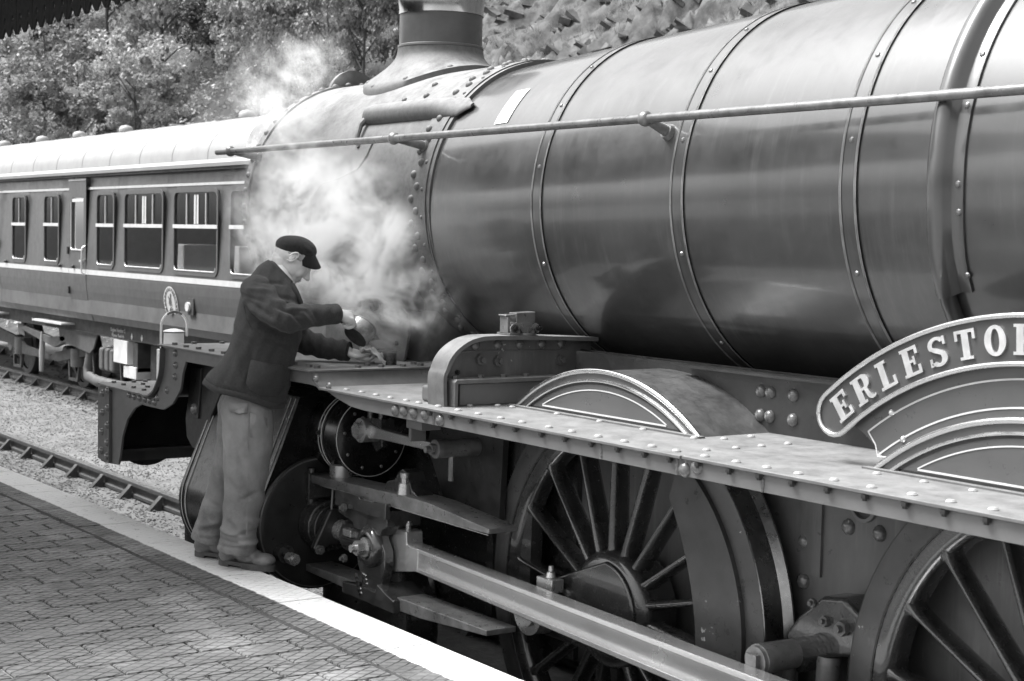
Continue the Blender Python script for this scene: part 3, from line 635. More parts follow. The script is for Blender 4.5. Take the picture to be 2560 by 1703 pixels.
# inside gear seen between the spokes
MB().box(-6.9, -5.4, -.59, -.3, .70, 1.15).box(-5.35, -4.6, -.56, -.2, .75, 1.1).cyl((-6.9, -.42, 1.0), (-3.0, -.42, .9), .05, n=12).box(-4.4, -3.3, -.58, .58, .72, .95).build('inside_gear', 'black_oily', loco)
MB().prism([(-5.95, 1.56), (-5.95, 1.2), (-5.78, .95), (-5.78, .6), (-5.6, .58), (-5.57, 1.56)], 'y', -.80, -.74).build('bracket_plate', 'black_oily', loco)
MB().prism([(-6.30, 1.60), (-6.36, 1.35), (-6.20, 1.12), (-5.95, 1.02), (-5.75, 1.10), (-5.72, 1.60)], 'y', -.86, -.83).build('guard_plate', 'black_satin', loco)
# springs / hangers / brake gear between the wheels
bk = MB().prism([(-4.075, .93), (-4.085, .80), (-4.07, .40), (-4.03, .30), (-3.97, .30), (-3.97, .86), (-3.985, .92), (-4.02, .945)], 'y', -.90, -.78).build('brake_block', 'chair_iron', loco, bevel=.008)
bh = MB().prism([(-4.03, .97), (-3.97, 1.04), (-3.86, 1.13), (-3.76, 1.145), (-3.67, 1.10), (-3.655, 1.02), (-3.70, .95), (-3.80, .93), (-3.90, .89), (-3.96, .83), (-4.02, .86)], 'y', -.80, -.66).build('brake_hanger_bracket', 'black_oily', loco, bevel=.02)
MB().cyl((-3.985, -.98, .90), (-3.985, -.70, .905), .052, n=20).cyl((-3.985, -1.0, .90), (-3.985, -.955, .90), .036, n=4).cyl((-3.985, -.965, .90), (-3.985, -.94, .90), .058, n=18).build('hanger_pin', 'steel_dark', bh)
MB().tube([(-3.985, -.83, .86), (-3.975, -.84, .60), (-3.98, -.85, .3)], .035, 10).build('brake_hanger', 'chair_iron', bh)
MB().tube([(-3.85, -.76, .92), (-3.845, -.77, .65), (-3.85, -.78, .2)], .042, 12).build('spring_link', 'steel_dark', bh)
MB().tube([(-3.74, -.74, .95), (-3.74, -.75, .80), (-3.72, -.75, .70), (-3.70, -.75, .6), (-3.72, -.75, .2)], [.03, .026, .06, .07, .05], 12).build('spring_hanger', 'black_oily', bh)
piece('nut', bolt_b, bh, (-3.745, -.80, 1.045), (0, -1, 0), 1.1); piece('nut', bolt_b, bh, (-3.83, -.80, 1.05), (0, -1, .1), .8); piece('nut', bolt_b, bh, (-3.90, -.79, 1.10), (0, -1, 0), .7)

# ---- cylinder, valve chest, slide bars, crosshead, rods
CYY, CYZ = -1.062, .90
def cprof(r, top=1.53, n=30):     # cladding section (YZ)
    P = []
    a = [(-.60, top), (-1.165, top)]
    for t in np.linspace(165, 275, n): P.append((CYY+r*cos(radians(t)), CYZ+r*sin(radians(t))))
    return a+P+[(-.60, CYZ-r)]
cl = MB().prism(cprof(.328), 'x', -8.02, -7.075).build('cylinder_cladding', 'black_gloss', loco, 25)
for x in (-8.0, -7.95, -7.16, -7.11):
    P = cprof(.331, 1.52)[1:-1]; P = [(P[0][0]-.004, P[0][1])]+[(p[0]-.001, p[1]) for p in P[1:]]
    MB().tube([(x, y-.001, z) for y, z in P], .0026, 5).build('lining', 'lining', cl)
for x in (-8.012, -7.085):
    P = cprof(.332, 1.5)[1:-1]
    MB().band([(x-.012, y-.001, z) for y, z in P], .022, (1, 0, 0), [Vector((0, -.7, -.05)).normalized()*.004]*len(P)).build('cladding_band', 'black_gloss', cl)
    for k_, z in enumerate((1.42, 1.27, 1.12, .98)): piece('pin', rivet_s, cl, (x-.03 if x > -7.5 else x+.03, -1.19-.19*(1.5-z)/.62, z), (0, -1, 0), 1.1)
    for k_, z in enumerate((1.40, 1.22, 1.03, .85)): piece('pin', rivet_s, cl, (x, -1.2-.19*(1.5-z)/.62 if z > .95 else -1.388, z), (0, -1, 0), .9)
fcv = MB().lathe([(0, .335), (.012, .333), (.02, .32), (.022, .30), (.03, .2), (.03, .001)], (-7.072, CYY, CYZ), (1, 0, 0), 80).build('cylinder_cover', 'black_satin', loco)
MB().lathe([(.018, .325), (.0225, .3215), (.022, .318)], (-7.072, CYY, CYZ), (1, 0, 0), 80).build('cover_edge', 'steel_dark', fcv)
# gland and piston rod
gl = MB().prism([(CYY+.10*cos(a)*1.25, CYZ+.13*sin(a)) for a in np.linspace(0, 2*pi, 25)[:-1]], 'x', -7.045, -6.93).build('gland_housing', 'black_oily', fcv, bevel=.01)
MB().prism([(CYY+.092*cos(a)*1.2, CYZ+.115*sin(a)) for a in np.linspace(0, 2*pi, 25)[:-1]], 'x', -6.93, -6.89).build('gland_flange', 'black_oily', gl, bevel=.006)
MB().prism([(CYY-.15, CYZ-.08), (CYY-.12, CYZ-.115), (CYY-.06, CYZ-.07), (CYY+.06, CYZ-.07), (CYY+.12, CYZ+.09), (CYY+.08, CYZ+.12), (CYY-.06, CYZ+.1)], 'x', -6.86, -6.82).build('gland', 'black_satin', gl, bevel=.01)
piece('nut', bolt_b, gl, (-6.82, CYY-.12, CYZ-.085), (1, 0, 0), 1.0); piece('nut', bolt_b, gl, (-6.82, CYY+.09, CYZ+.09), (1, 0, 0), 1.0)
MB().cyl((-6.99, CYY, CYZ), (-6.50, CYY, CYZ), .052, n=28).build('piston_rod', 'rod_steel', gl)
# relief valve at the bottom left of the cover
rv = MB().cyl((-7.05, -1.27, .77), (-6.99, -1.27, .77), .045, n=16).cyl((-6.99, -1.27, .77), (-6.93, -1.265, .77), .028, n=6).build('relief_valve', 'black_oily', fcv)
MB().cyl((-6.95, -1.275, .762), (-6.89, -1.275, .76), .03, n=8).cyl((-6.89, -1.275, .76), (-6.875, -1.275, .76), .02, n=12).build('valve_nut', 'steel', rv)
# valve chest
vc = MB().lathe([(0, .20), (.14, .20), (.145, .206), (.17, .206), (.175, .198), (.30, .196), (.31, .185), (.315, .12), (.315, .001)], (-7.075, -.93, 1.355), (1, 0, 0), 56).build('valve_chest', 'black_gloss', loco)
for hx, rr in ((.142, .207), (.172, .207), (.305, .193)): MB().tube([(-7.075+hx, -.93+rr*cos(t), 1.355+rr*sin(t)) for t in np.linspace(0, 2*pi, 41)], .0022, 5, False).build('lining', 'lining', vc)
for a in range(0, 360, 40): piece('stud', rivet_s, vc, (-6.76, -.93+.155*cos(radians(a+10)), 1.355+.155*sin(radians(a+10))), (1, 0, 0), 1.3)
piece('nut', bolt_s, vc, (-6.93, -1.13, 1.37), (0, -1, 0), .9)
for a in (150, 180, 205, 235): piece('pin', rivet_s, vc, (-6.92, -.93+.208*cos(radians(a)), 1.355+.208*sin(radians(a))), (0, cos(radians(a)), sin(radians(a))), 1.0)
# rocking shaft end and valve link
rk = MB().cyl((-6.62, -1.06, 1.425), (-6.62, -.80, 1.425), .055, n=20).prism([(-6.70, 1.46), (-6.72, 1.38), (-6.64, 1.30), (-6.58, 1.33), (-6.60, 1.47)], 'y', -.98, -.94).build('rocking_arm', 'black_oily', loco, bevel=.006)
lk = MB().prism([(-6.585, 1.452), (-6.57, 1.378), (-6.50, 1.384), (-6.44, 1.388), (-5.97, 1.388), (-5.95, 1.37), (-5.92, 1.375), (-5.91, 1.41), (-5.93, 1.435), (-5.97, 1.428), (-6.44, 1.437), (-6.50, 1.446)], 'y', -1.07, -1.03).build('valve_link', 'rod_steel', rk, bevel=.006)
MB().cyl((-6.60, -1.09, 1.415), (-6.60, -1.0, 1.415), .058, n=28).cyl((-6.60, -1.115, 1.415), (-6.60, -1.085, 1.415), .04, n=6).build('link_boss', 'steel', lk)
MB().cyl((-5.94, -1.08, 1.405), (-5.94, -.80, 1.405), .042, n=24).cyl((-5.94, -1.105, 1.405), (-5.94, -1.08, 1.405), .026, n=6).cyl((-5.94, -1.13, 1.405), (-5.94, -1.10, 1.405), .015, n=8).build('link_pin', 'steel_dark', lk)
MB().box(-6.54, -6.45, -1.06, -.99, 1.437, 1.48).cyl((-6.50, -1.03, 1.48), (-6.50, -1.03, 1.55), .016, n=10).cyl((-6.60, -1.03, 1.47), (-6.60, -1.03, 1.56), .018, n=10).build('oil_box', 'black_oily', lk)
MB().cyl((-5.93, -1.0, 1.38), (-5.93, -1.0, 1.26), .013, n=8).build('drip_pipe', 'steel_dark', lk)
hbk = MB().box(-5.99, -5.86, -1.20, -1.10, 1.50, 1.57).box(-5.985, -5.965, -1.19, -1.11, 1.44, 1.57).build('hanger_bracket', 'valance', loco, bevel=.004)
# slide bars
def bar(zt, zb, ty, name):
    y0, y1 = -1.135, -.985
    P = [(-7.06, zt), (-5.85, zt), (-5.40, zt-ty*.035), (-5.40, zb+.0), (-5.80, zb), (-7.06, zb)]
    o = MB(); 
    if ty > 0: P = [(-7.06, zt), (-6.05, zt+.028), (-5.90, zt+.026), (-5.42, zt-.012), (-5.42, zb+.004), (-5.95, zb-.005), (-7.06, zb)]
    else: P = [(-7.06, zt), (-5.42, zt+.015), (-5.42, zb+.025), (-5.95, zb-.012), (-6.3, zb-.018), (-7.06, zb)]
    return MB().prism(P, 'y', y0, y1).build(name, 'steel_dark', loco, bevel=.004)
tb = bar(1.15, 1.113, 1, 'slide_bar'); lb = bar(.70, .665, -1, 'slide_bar')
MB().prism([(-6.9, 1.1115), (-6.9, 1.115), (-5.42, 1.115), (-5.42, 1.1115)], 'y', -1.137, -1.1355).build('bar_face', 'rod_steel', tb)
MB().box(-7.06, -7.0, -1.15, -.98, 1.03, 1.16).cyl((-7.03, -1.12, 1.14), (-7.03, -1.12, 1.185), .022, n=12).build('bar_end_block', 'black_oily', tb, bevel=.006)
MB().cyl((-7.03, -1.12, 1.03), (-7.03, -1.12, .96), .028, .02, 12).build('bar_bolt', 'black_oily', tb)
MB().lathe([(0, .058), (.075, .058), (.08, .05), (.08, .001)], (-6.86, -1.045, 1.14), (0, 0, 1), 28).build('oil_cup', 'steel', tb)
for dy in (-.045, .045): piece('stud', bolt_s, tb, (-6.86, -1.045+dy, 1.22), (0, 0, 1), .8)
ob = MB().prism([(-6.36, 1.165), (-6.34, 1.21), (-6.27, 1.225), (-6.24, 1.26), (-6.20, 1.285), (-6.16, 1.27), (-6.12, 1.20), (-6.06, 1.175), (-6.05, 1.165)], 'y', -1.09, -1.0).build('bar_bracket', 'black_oily', tb, bevel=.012)
MB().cyl((-6.16, -1.10, 1.17), (-6.16, -1.10, 1.225), .034, .026, 16).cyl((-6.16, -1.10, 1.225), (-6.16, -1.10, 1.25), .019, n=6).cyl((-6.16, -1.10, 1.25), (-6.16, -1.10, 1.272), .022, n=10).build('bracket_bolt', 'steel', ob)
# crosshead
XH = -6.365
xh = MB().prism([(XH-.30, 1.095), (XH-.30, 1.02), (XH-.16, .995), (XH-.15, .97), (XH+.10, .97), (XH+.12, 1.0), (XH+.16, 1.02), (XH+.16, 1.095)], 'y', -1.165, -.98).build('crosshead', 'black_wet', loco, bevel=.006)
MB().prism([(XH-.31, 1.13), (XH-.31, 1.055), (XH+.17, 1.055), (XH+.17, 1.13), (XH+.06, 1.125), (XH+.055, 1.118), (XH-.07, 1.118), (XH-.075, 1.128)], 'y', -1.178, -1.15).build('slipper_flange', 'black_wet', xh, bevel=.004)
bd_ = [(XH-.105, 1.0), (XH-.09, .985), (XH-.085, .93), (XH-.13, .90), (XH-.15, .86), (XH-.13, .80), (XH-.10, .76), (XH-.085, .70), (XH-.07, .665), (XH+.07, .665), (XH+.075, .70), (XH+.10, .76), (XH+.125, .83), (XH+.12, .90), (XH+.08, .95), (XH+.075, 1.0)]
MB().prism(bd_, 'y', -1.15, -1.10).build('crosshead_body', 'black_wet', xh, bevel=.012)
MB().prism([(XH-.24, .70), (XH-.24, .645), (XH+.24, .64), (XH+.24, .70), (XH+.17, .72), (XH+.09, .75), (XH+.07, .71), (XH-.09, .71)], 'y', -1.17, -.98).build('lower_slipper', 'black_wet', xh, bevel=.006)
ey = MB().lathe([(0, .098), (.03, .094), (.045, .082), (.047, .06), (.03, .052), (.01, .05)], (XH, -1.14, .905), (0, -1, 0), 40).build('pin_boss', 'black_wet', xh, 50)
MB().cyl((XH, -1.13, .905), (XH, -1.19, .905), .046, n=28).cyl((XH, -1.19, .905), (XH, -1.235, .905), .034, n=6).cyl((XH, -1.235, .905), (XH, -1.26, .905), .018, n=10).build('gudgeon_pin', 'steel', xh)
MB().cyl((XH-.32, CYY, CYZ), (XH-.10, CYY, .90), .085, .078, 24).cyl((XH-.34, CYY, CYZ), (XH-.31, CYY, CYZ), .075, n=24).build('rod_socket', 'black_wet', xh)
MB().box(XH-.26, XH-.18, CYY-.10, CYY-.06, CYZ+.015, CYZ+.05).build('cotter', 'steel', xh, bevel=.004)
for x, z in ((XH-.20, 1.06), (XH-.19, .82)): piece('nut', bolt_b, xh, (x, -1.18, z), (0, -1, 0), .8)
for k_ in range(5): MB().tube([(XH-.11+.008*k_, -1.165, .75-.018*k_+.006), (XH-.09+.008*k_, -1.175, .745-.018*k_)], .008, 6).build('weld_bead', 'black_wet', xh)
MB().tube([(-6.84, -1.10, 1.10), (-6.84, -1.105, 1.02), (-6.85, -1.10, .95)], .006, 6).build('oil_pipe', 'steel_dark', tb)
# connecting rod (I section) from the crosshead to the second wheel pin
RX0, RZ0 = XH+.06, .895; a = radians(190.5); PX2, PZ2 = WX2+.38*cos(a), WZ+.38*sin(a)
def rodpt(x, off, y): t = (x-RX0)/(PX2-RX0); zc = RZ0+(PZ2-RZ0)*t; h = (.052+.020*t); return (x, y, zc+off*h)
xa, xb = RX0+.23, PX2-.18
def rodsec(name, o0, o1, y0, y1, x0=None, x1=None, m='rod_steel', bev=.004):
    x0 = xa if x0 is None else x0; x1 = xb if x1 is None else x1
    P = [rodpt(x0, o0, 0), rodpt(x1, o0, 0), rodpt(x1, o1, 0), rodpt(x0, o1, 0)]
    return MB().prism([(p[0], p[2]) for p in P], 'y', y0, y1).build(name, m, rod if name != 'connecting_rod' else loco, bevel=bev)
rod = rodsec('connecting_rod', -1, 1, -1.052, -1.03)
rodsec('rod_flange', .62, 1.003, -1.085, -1.0); rodsec('rod_flange', -1.003, -.62, -1.085, -1.0)
e1 = [(RX0-.02, .955), (RX0-.03, .79), (RX0+.05, .80), (xa, rodpt(xa, -1, 0)[2]), (xa+.02, rodpt(xa+.02, -1, 0)[2]), (xa+.02, rodpt(xa+.02, 1, 0)[2]), (xa-.08, rodpt(xa, 1, 0)[2]+.004), (xa-.085, 1.0), (xa-.17, 1.005), (xa-.19, .975)]
MB().prism(e1, 'y', -1.088, -.998).build('rod_small_end', 'rod_steel', rod, bevel=.006)
MB().cyl((RX0+.09, -1.045, 1.0), (RX0+.09, -1.045, 1.04), .014, n=10).cyl((RX0+.09, -1.045, 1.02), (RX0+.09, -1.045, 1.032), .02, n=6).build('oil_plug', 'steel', rod)
MB().prism([(xb-.05, PZ2-.09), (xb-.02, PZ2-.13), (PX2+.12, PZ2-.14), (PX2+.14, PZ2-.1), (PX2+.14, PZ2+.12), (PX2+.1, PZ2+.15), (xb, PZ2+.13), (xb-.06, PZ2+.08)], 'y', -1.10, -.985).cyl((PX2, -1.15, PZ2), (PX2, -.98, PZ2), .085, n=32).build('rod_big_end', 'rod_steel', rod, bevel=.008)
# coupling rod
PX1 = WX1+.38*cos(a)
cr_ = MB().prism([(PX1+.08, PZ2-.04), (PX2-.1, PZ2-.045), (PX2-.1, PZ2+.045), (PX1+.08, PZ2+.04)], 'y', -.955, -.915).build('coupling_rod', 'rod_steel', loco, bevel=.004)
MB().cyl((PX1, -.985, PZ2), (PX1, -.90, PZ2), .10, n=36).cyl((PX1, -1.0, PZ2), (PX1, -.98, PZ2), .062, n=32).build('coupling_boss', 'steel', cr_)
MB().box(PX1+.04, PX1+.15, -.97, -.91, PZ2+.10, PZ2+.155).cyl((PX1+.10, -.94, PZ2+.155), (PX1+.10, -.94, PZ2+.18), .022, .016, 14).cyl((PX1+.10, -.94, PZ2+.18), (PX1+.10, -.94, PZ2+.205), .011, n=10).build('coupling_oil_cup', 'steel', cr_, bevel=.003)
# bogie under the front end
bg_ = MB().box(-9.0, -6.9, -.52, -.48, .35, .75).box(-9.0, -6.9, .48, .52, .35, .75).build('bogie_frame', 'black_satin', loco)
for x in (-8.85, -7.0):
    for s in (-1, 1):
        MB().lathe([(0, .001), (0, .09), (.01, .37), (0, .40), (0, .457), (.12, .46), (.13, .485), (.14, .48), (.14, .3)], (x, s*.82, .457), (0, -s, 0), 48).build('bogie_wheel', 'wheel_paint', bg_)
    MB().cyl((x, -.8, .457), (x, .8, .457), .07, n=16).build('bogie_axle', 'black_oily', bg_)

# ---- headlamp standing on the front plate
lx, ly = -9.15, -.97
lamp = thing('headlamp', 'white enamel signal lamp with tall looped handle standing at the front end of the locomotive', 'lamp', (lx, ly, ZF))
MB().box(lx-.085, lx+.085, ly-.075, ly+.075, ZF+.012, 1.62).build('lamp_body', 'white_enamel', lamp, bevel=.006)
MB().box(lx-.05, lx+.05, ly-.06, ly+.06, ZF, ZF+.012).box(lx-.105, lx-.085, ly-.03, ly+.03, 1.46, 1.64).box(lx-.06, lx+.0, ly-.079, ly-.075, 1.45, 1.60).build('lamp_bracket', 'white_enamel', lamp, bevel=.003)
MB().lathe([(1.62, .075), (1.63, .062), (1.725, .06), (1.727, .064), (1.732, .064), (1.74, .05), (1.747, .02), (1.749, .001)], (lx+.005, ly, 0), (0, 0, 1), 36).build('lamp_top', 'white_enamel', lamp)
MB().lathe([(1.724, .0625), (1.728, .066), (1.732, .0625)], (lx+.005, ly, 0), (0, 0, 1), 36).build('top_seam', 'black_satin', lamp)
hp = [(lx, ly-.078, 1.56), (lx, ly-.081, 1.70), (lx, ly-.080, 1.76)]+[(lx, ly+.003-.083*cos(t), 1.765+.085*sin(t)) for t in np.linspace(.15, pi-.15, 15)]+[(lx, ly+.086, 1.76), (lx, ly+.086, 1.70)]
MB().tube(hp, .0075, 8).build('lamp_handle', 'white_enamel', lamp)
MB().tube(hp[7:14], .0085, 8).build('handle_grip', 'steel_dark', lamp)
MB().cyl((lx, ly-.075, 1.52), (lx, ly-.082, 1.52), .035, n=24).build('lamp_boss', 'white_enamel', lamp)

# ================================================================== COACH on the second track
YC, YS = 4.16, 2.76
coach = thing('railway_coach', 'dark panelled railway coach with white lining and pale roof standing on the far track', 'coach', (-22, YC, 0))
XA, XB = -33.5, -13.6
# body section (outer y at heights), tumblehome at the bottom
def yside(z):
    if z > 1.75: return YS+.004*(z-1.75)**2*8
    return YS+.115*((1.75-z)/.65)**2*1.0
zs_ = [1.10, 1.2, 1.3, 1.4, 1.5, 1.6, 1.7, 1.80, 1.87]
wins = [(-32.9, -31.7), (-31.2, -30.0), (-29.5, -28.3), (-27.8, -26.6), (-25.9, -25.4), (-24.42, -23.78), (-22.93, -22.29), (-20.77, -20.13), (-19.76, -18.48), (-18.14, -16.87), (-16.53, -15.27)]
door = (-21.87, -21.19)
WZ0, WZ1 = 1.855, 2.825
cb = MB()
def wallquad(x0, x1, z0, z1, y=None, t=.03):
    y0, y1 = (yside(z0), yside(z1)) if y is None else (y, y)
    cb.add([(x0, y0, z0), (x1, y0, z0), (x1, y1, z1), (x0, y1, z1), (x0, y0+t, z0), (x1, y0+t, z0), (x1, y1+t, z1), (x0, y1+t, z1)], [(0, 1, 2, 3), (7, 6, 5, 4), (0, 4, 5, 1), (3, 2, 6, 7), (0, 3, 7, 4), (1, 5, 6, 2)])
# rounded window openings: wall panel with hole built as one polygon strip per window bay
def rrect(x0, x1, z0, z1, r, n=6):
    P = []
    for cx, cz, a0 in ((x1-r, z1-r, 0), (x0+r, z1-r, 90), (x0+r, z0+r, 180), (x1-r, z0+r, 270)):
        for i in range(n+1): a = radians(a0+90*i/n); P.append((cx+r*cos(a), cz+r*sin(a)))
    return P
def holepanel(mb, X0, X1, Z0, Z1, h, yf):
    # h: list of points (inner loop); outer rectangle sampled to match
    n = len(h); O = []
    cx = sum(p[0] for p in h)/n; cz = sum(p[1] for p in h)/n
    q = n//4
    cs = [(X1, Z1), (X0, Z1), (X0, Z0), (X1, Z0)]
    for k in range(4):
        for i in range(q): 
            x, z = h[k*q+i]
            ddx = i/(q-1)
            O.append(cs[k])
    vs = [(x, yf(z), z) for x, z in h]+[(x, yf(z), z) for x, z in O]
    mb.add(vs, [(i, (i+1) % n, n+(i+1) % n, n+i) for i in range(n)])
    mb.add([(x, yf(z), z) for x, z in h]+[(x, yf(z)+.045, z) for x, z in h], [(i, n+i, n+(i+1) % n, (i+1) % n) for i in range(n)])
xs_ = []
for a_, b_ in sorted(wins): xs_ += [(a_, b_)]
for z0, z1 in zip(zs_[:-2], zs_[1:-1]): 
    if True:
        wallquad(XA, door[0]-.004, z0, z1); wallquad(door[1]+.004, XB, z0, z1)
edges = sorted([(a_, b_, 'w') for a_, b_ in wins]+[(door[0], door[1], 'd')])
cur_ = XA
for a_, b_, ty in edges:
    wallquad(cur_, a_-.04 if ty == 'w' else a_-.004, 1.80, 3.08); 
    if ty == 'w': holepanel(cb, a_-.04, b_+.04, 1.80, 3.08, rrect(a_+.005, b_-.005, WZ0+.0, WZ1-.0, .09), yside); cur_ = b_+.04
    else: cur_ = b_+.004
wallquad(cur_, XB, 1.80, 3.08)
body = cb.build('body_side', 'coach_paint', coach, 30)
# other sides
fs_ = MB().box(XA, XB, 2*YC-YS-.03, 2*YC-YS, 1.1, 1.9).box(XA, XB, 2*YC-YS-.03, 2*YC-YS, 2.8, 3.08)
for x in np.arange(XA+1.0, XB, 1.62): fs_.box(x, x+.34, 2*YC-YS-.031, 2*YC-YS-.001, 1.9, 2.8)
fs_.box(XA, XA+.04, YS+.03, 2*YC-YS-.03, 1.1, 3.5).box(XB-.04, XB, YS+.03, 2*YC-YS-.03, 1.1, 3.5).build('body_ends', 'coach_paint', coach)
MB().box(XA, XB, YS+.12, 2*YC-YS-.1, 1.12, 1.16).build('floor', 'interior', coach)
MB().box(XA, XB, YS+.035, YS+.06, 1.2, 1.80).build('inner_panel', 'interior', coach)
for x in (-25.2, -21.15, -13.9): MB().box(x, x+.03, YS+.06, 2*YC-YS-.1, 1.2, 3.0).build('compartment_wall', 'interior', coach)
# roof
RP = [(YS+.0, 3.085), (YS-.03, 3.09), (YS-.035, 3.13), (YS+.02, 3.175)]
for t in np.linspace(0, 1, 18): 
    a = radians(180-90*t); RP.append((YC+(YC-YS-.03)*cos(a)*1.0, 3.175+.61*sin(a)**.82))
RP2 = [(2*YC-y, z) for y, z in reversed(RP[:-1])]
nr_ = len(RP+RP2)
ro_ = MB(); RR = RP+RP2
ro_.v += [(XA-.02, y, z) for y, z in RR]+[(XB+.02, y, z) for y, z in RR]
ro_.f += [(i, i+1, nr_+i+1, nr_+i) for i in range(nr_-1)]+[tuple(range(nr_)), tuple(range(2*nr_-1, nr_-1, -1))]
roof = ro_.build('roof', 'coach_roof', coach, 50)
x = XA+.5
while x < XB:
    P = [(x, y, z+.002) for y, z in RP[3:]+RP2[:12]]
    MB().tube(P, .006, 4, False).build('roof_rib', 'coach_roof', roof); x += 1.05
dr = MB()
x = -27.0
while x < XB: dr.box(x, x+.02, YS+.035, YS+.05, 3.20, 3.225); x += .085
tag(dr.build('roof_rivet_row', 'coach_under_grey', roof), kind='stuff')
MB().box(XA, XB, YS-.012, YS+.0, 3.055, 3.085).build('cantrail_painted_shadow', 'coach_under', roof)  # dark strip painting in the shadow line under the roof edge
for x, big in ((-26.55, 1), (-24.75, 1), (-24.4, 0), (-22.75, 1), (-20.85, 0), (-18.6, 1), (-18.95, 0), (-28.6, 1), (-16.4, 1)):
    hgt = .13 if big else .05; r_ = .105 if big else .10; MB().lathe([(0, r_*.7), (.02, r_*.72), (.03, r_), (.05, r_*1.02), (hgt*.6, r_*.98), (hgt*.85, r_*.72), (hgt, .001)], (x, YC-.25, 3.765), (0, 0, 1), 14).build('roof_ventilator', 'coach_roof', roof)
# coach far behind
MB().box(-35.2, -33.9, YS+.2, 2*YC-YS-.2, 1.15, 3.4).build('gangway', 'coach_under', coach)
# lining bands
def sideband(z0, z1, x0=XA, x1=XB, name='white_stripe', m='white_trim', d=.006, parent=None):
    return MB().box(x0, x1, min(yside(z0), yside(z1))-d, max(yside(z0), yside(z1))+.002, z0, z1).build(name, m, parent or coach)
for a_, b_ in ((XA, door[0]-.006), (door[0]+.006, door[1]-.006), (door[1]+.006, XB)):
    sideband(1.735, 1.80, a_, b_); sideband(2.885, 2.915, a_, b_)
# windows
seat_xs = []
glass = bpy.data.materials.new('window_glass'); glass.use_nodes = True; gb = glass.node_tree.nodes['Principled BSDF']; MATS['window_glass'] = glass
gb.inputs['Base Color'].default_value = (.9, .9, .9, 1); gb.inputs['Roughness'].default_value = .03; gb.inputs['Transmission Weight'].default_value = 1; gb.inputs['IOR'].default_value = 1.25
for a_, b_ in wins:
    w_ = MB()
    hi = rrect(a_+.02, b_-.02, WZ0+.02, WZ1-.02, .075); ho = rrect(a_-.015, b_+.015, WZ0-.025, WZ1+.025, .11); n_ = len(hi); y = YS
    w_.add([(p[0], y-.012, p[1]) for p in hi]+[(p[0], y-.012, p[1]) for p in ho]+[(p[0], y+.03, p[1]) for p in hi]+[(p[0], y+.001, p[1]) for p in ho], [(i, (i+1) % n_, n_+(i+1) % n_, n_+i) for i in range(n_)]+[(i, 2*n_+i, 2*n_+(i+1) % n_, (i+1) % n_) for i in range(n_)]+[(n_+i, n_+(i+1) % n_, 3*n_+(i+1) % n_, 3*n_+i) for i in range(n_)])
    win = w_.build('window_frame', 'coach_paint', coach, 45)
    zb = 2.405
    MB().add([(p[0], y+.012, p[1]) for p in hi]+[(p[0], y+.006, p[1]) for p in hi], [tuple(range(n_)), tuple(range(2*n_-1, n_-1, -1))]+[(i, (i+1) % n_, n_+(i+1) % n_, n_+i) for i in range(n_)]).build('pane', 'window_glass', win)
    MB().box(a_-.01, b_+.01, y-.018, y-.004, zb-.022, zb+.022).build('vent_sill', 'white_trim', win)
    MB().tube([(x, y-.012, z) for x, z in rrect(a_+.04, b_-.04, WZ0+.03, zb-.03, .05)[14:28]], .008, 6).build('lower_rubber', 'alu', win)
    if b_-a_ > 1:
        L_ = b_-a_
        for u in (.30, .74): MB().box(a_+L_*u-.012, a_+L_*u+.012, y-.010, y+.006, zb+.02, WZ1-.035).build('vent_bar', 'glazing_bar', win)
        MB().box(a_+L_*.46, a_+L_*.50, y+.0, y+.006, zb+.03, WZ1-.05).box(a_+L_*.52, a_+L_*.56, y+.0, y+.005, zb+.03, WZ1-.05).build('vent_slider', 'white_trim', win)
        seat_xs.append(a_+L_*.70)
    else:
        u = (a_+b_)/2; MB().box(u-.01, u+.01, y-.010, y+.006, zb+.02, WZ1-.035).build('vent_bar', 'glazing_bar', win)
# seats seen through the windows
for k_, x in enumerate(seat_xs):
    P = [(x-.10, 1.5), (x-.12, 1.9), (x-.16, 2.08), (x-.12, 2.16), (x-.02, 2.19), (x+.4, 2.19), (x+.42, 1.5)]
    se = MB().prism(P, 'y', 3.02, 3.55).build('seat_back', 'interior_light', coach, bevel=.03)
    MB().tube([(x-.10, 3.04, 1.5), (x-.125, 3.04, 1.9), (x-.165, 3.04, 2.08), (x-.12, 3.04, 2.17), (x-.02, 3.04, 2.2)], .012, 6).build('seat_trim', 'alu', se)
    rbs = MB()
    for z in np.arange(1.55, 2.15, .035): rbs.box(x-.09, x+.39, 3.042, 3.052, z, z+.012)
    rbs.build('seat_piping', 'interior', se)
MB().box(XA+.5, XB-.5, 3.85, 3.9, 2.1, 2.13).build('luggage_rail', 'interior_light', coach)
# bright far windows of the coach let daylight through
# door
dm = MB()
for z0, z1 in zip(zs_[:-2], zs_[1:-1]):
    y0, y1 = yside(z0)-.004, yside(z1)-.004
    dm.add([(door[0], y0, z0), (door[1], y0, z0), (door[1], y1, z1), (door[0], y1, z1), (door[0], y0+.03, z0), (door[1], y0+.03, z0), (door[1], y1+.03, z1), (door[0], y1+.03, z1)], [(0, 1, 2, 3), (7, 6, 5, 4), (0, 4, 5, 1), (3, 2, 6, 7), (0, 3, 7, 4), (1, 5, 6, 2)])
hd = rrect(door[0]+.10, door[1]-.09, 2.06, 2.78, .06)
holepanel(dm, door[0], door[1], 1.80, 3.04, hd, lambda z: YS-.004)
dr_ = dm.build('door', 'coach_paint', coach)
MB().add([(p[0], YS+.02, p[1]) for p in hd], [tuple(range(len(hd)))]).build('door_pane', 'window_glass', dr_)
MB().box(door[0]+.13, door[1]-.10, YS-.006, YS+.01, 2.72, 2.765).build('door_window_rail', 'white_trim', dr_)
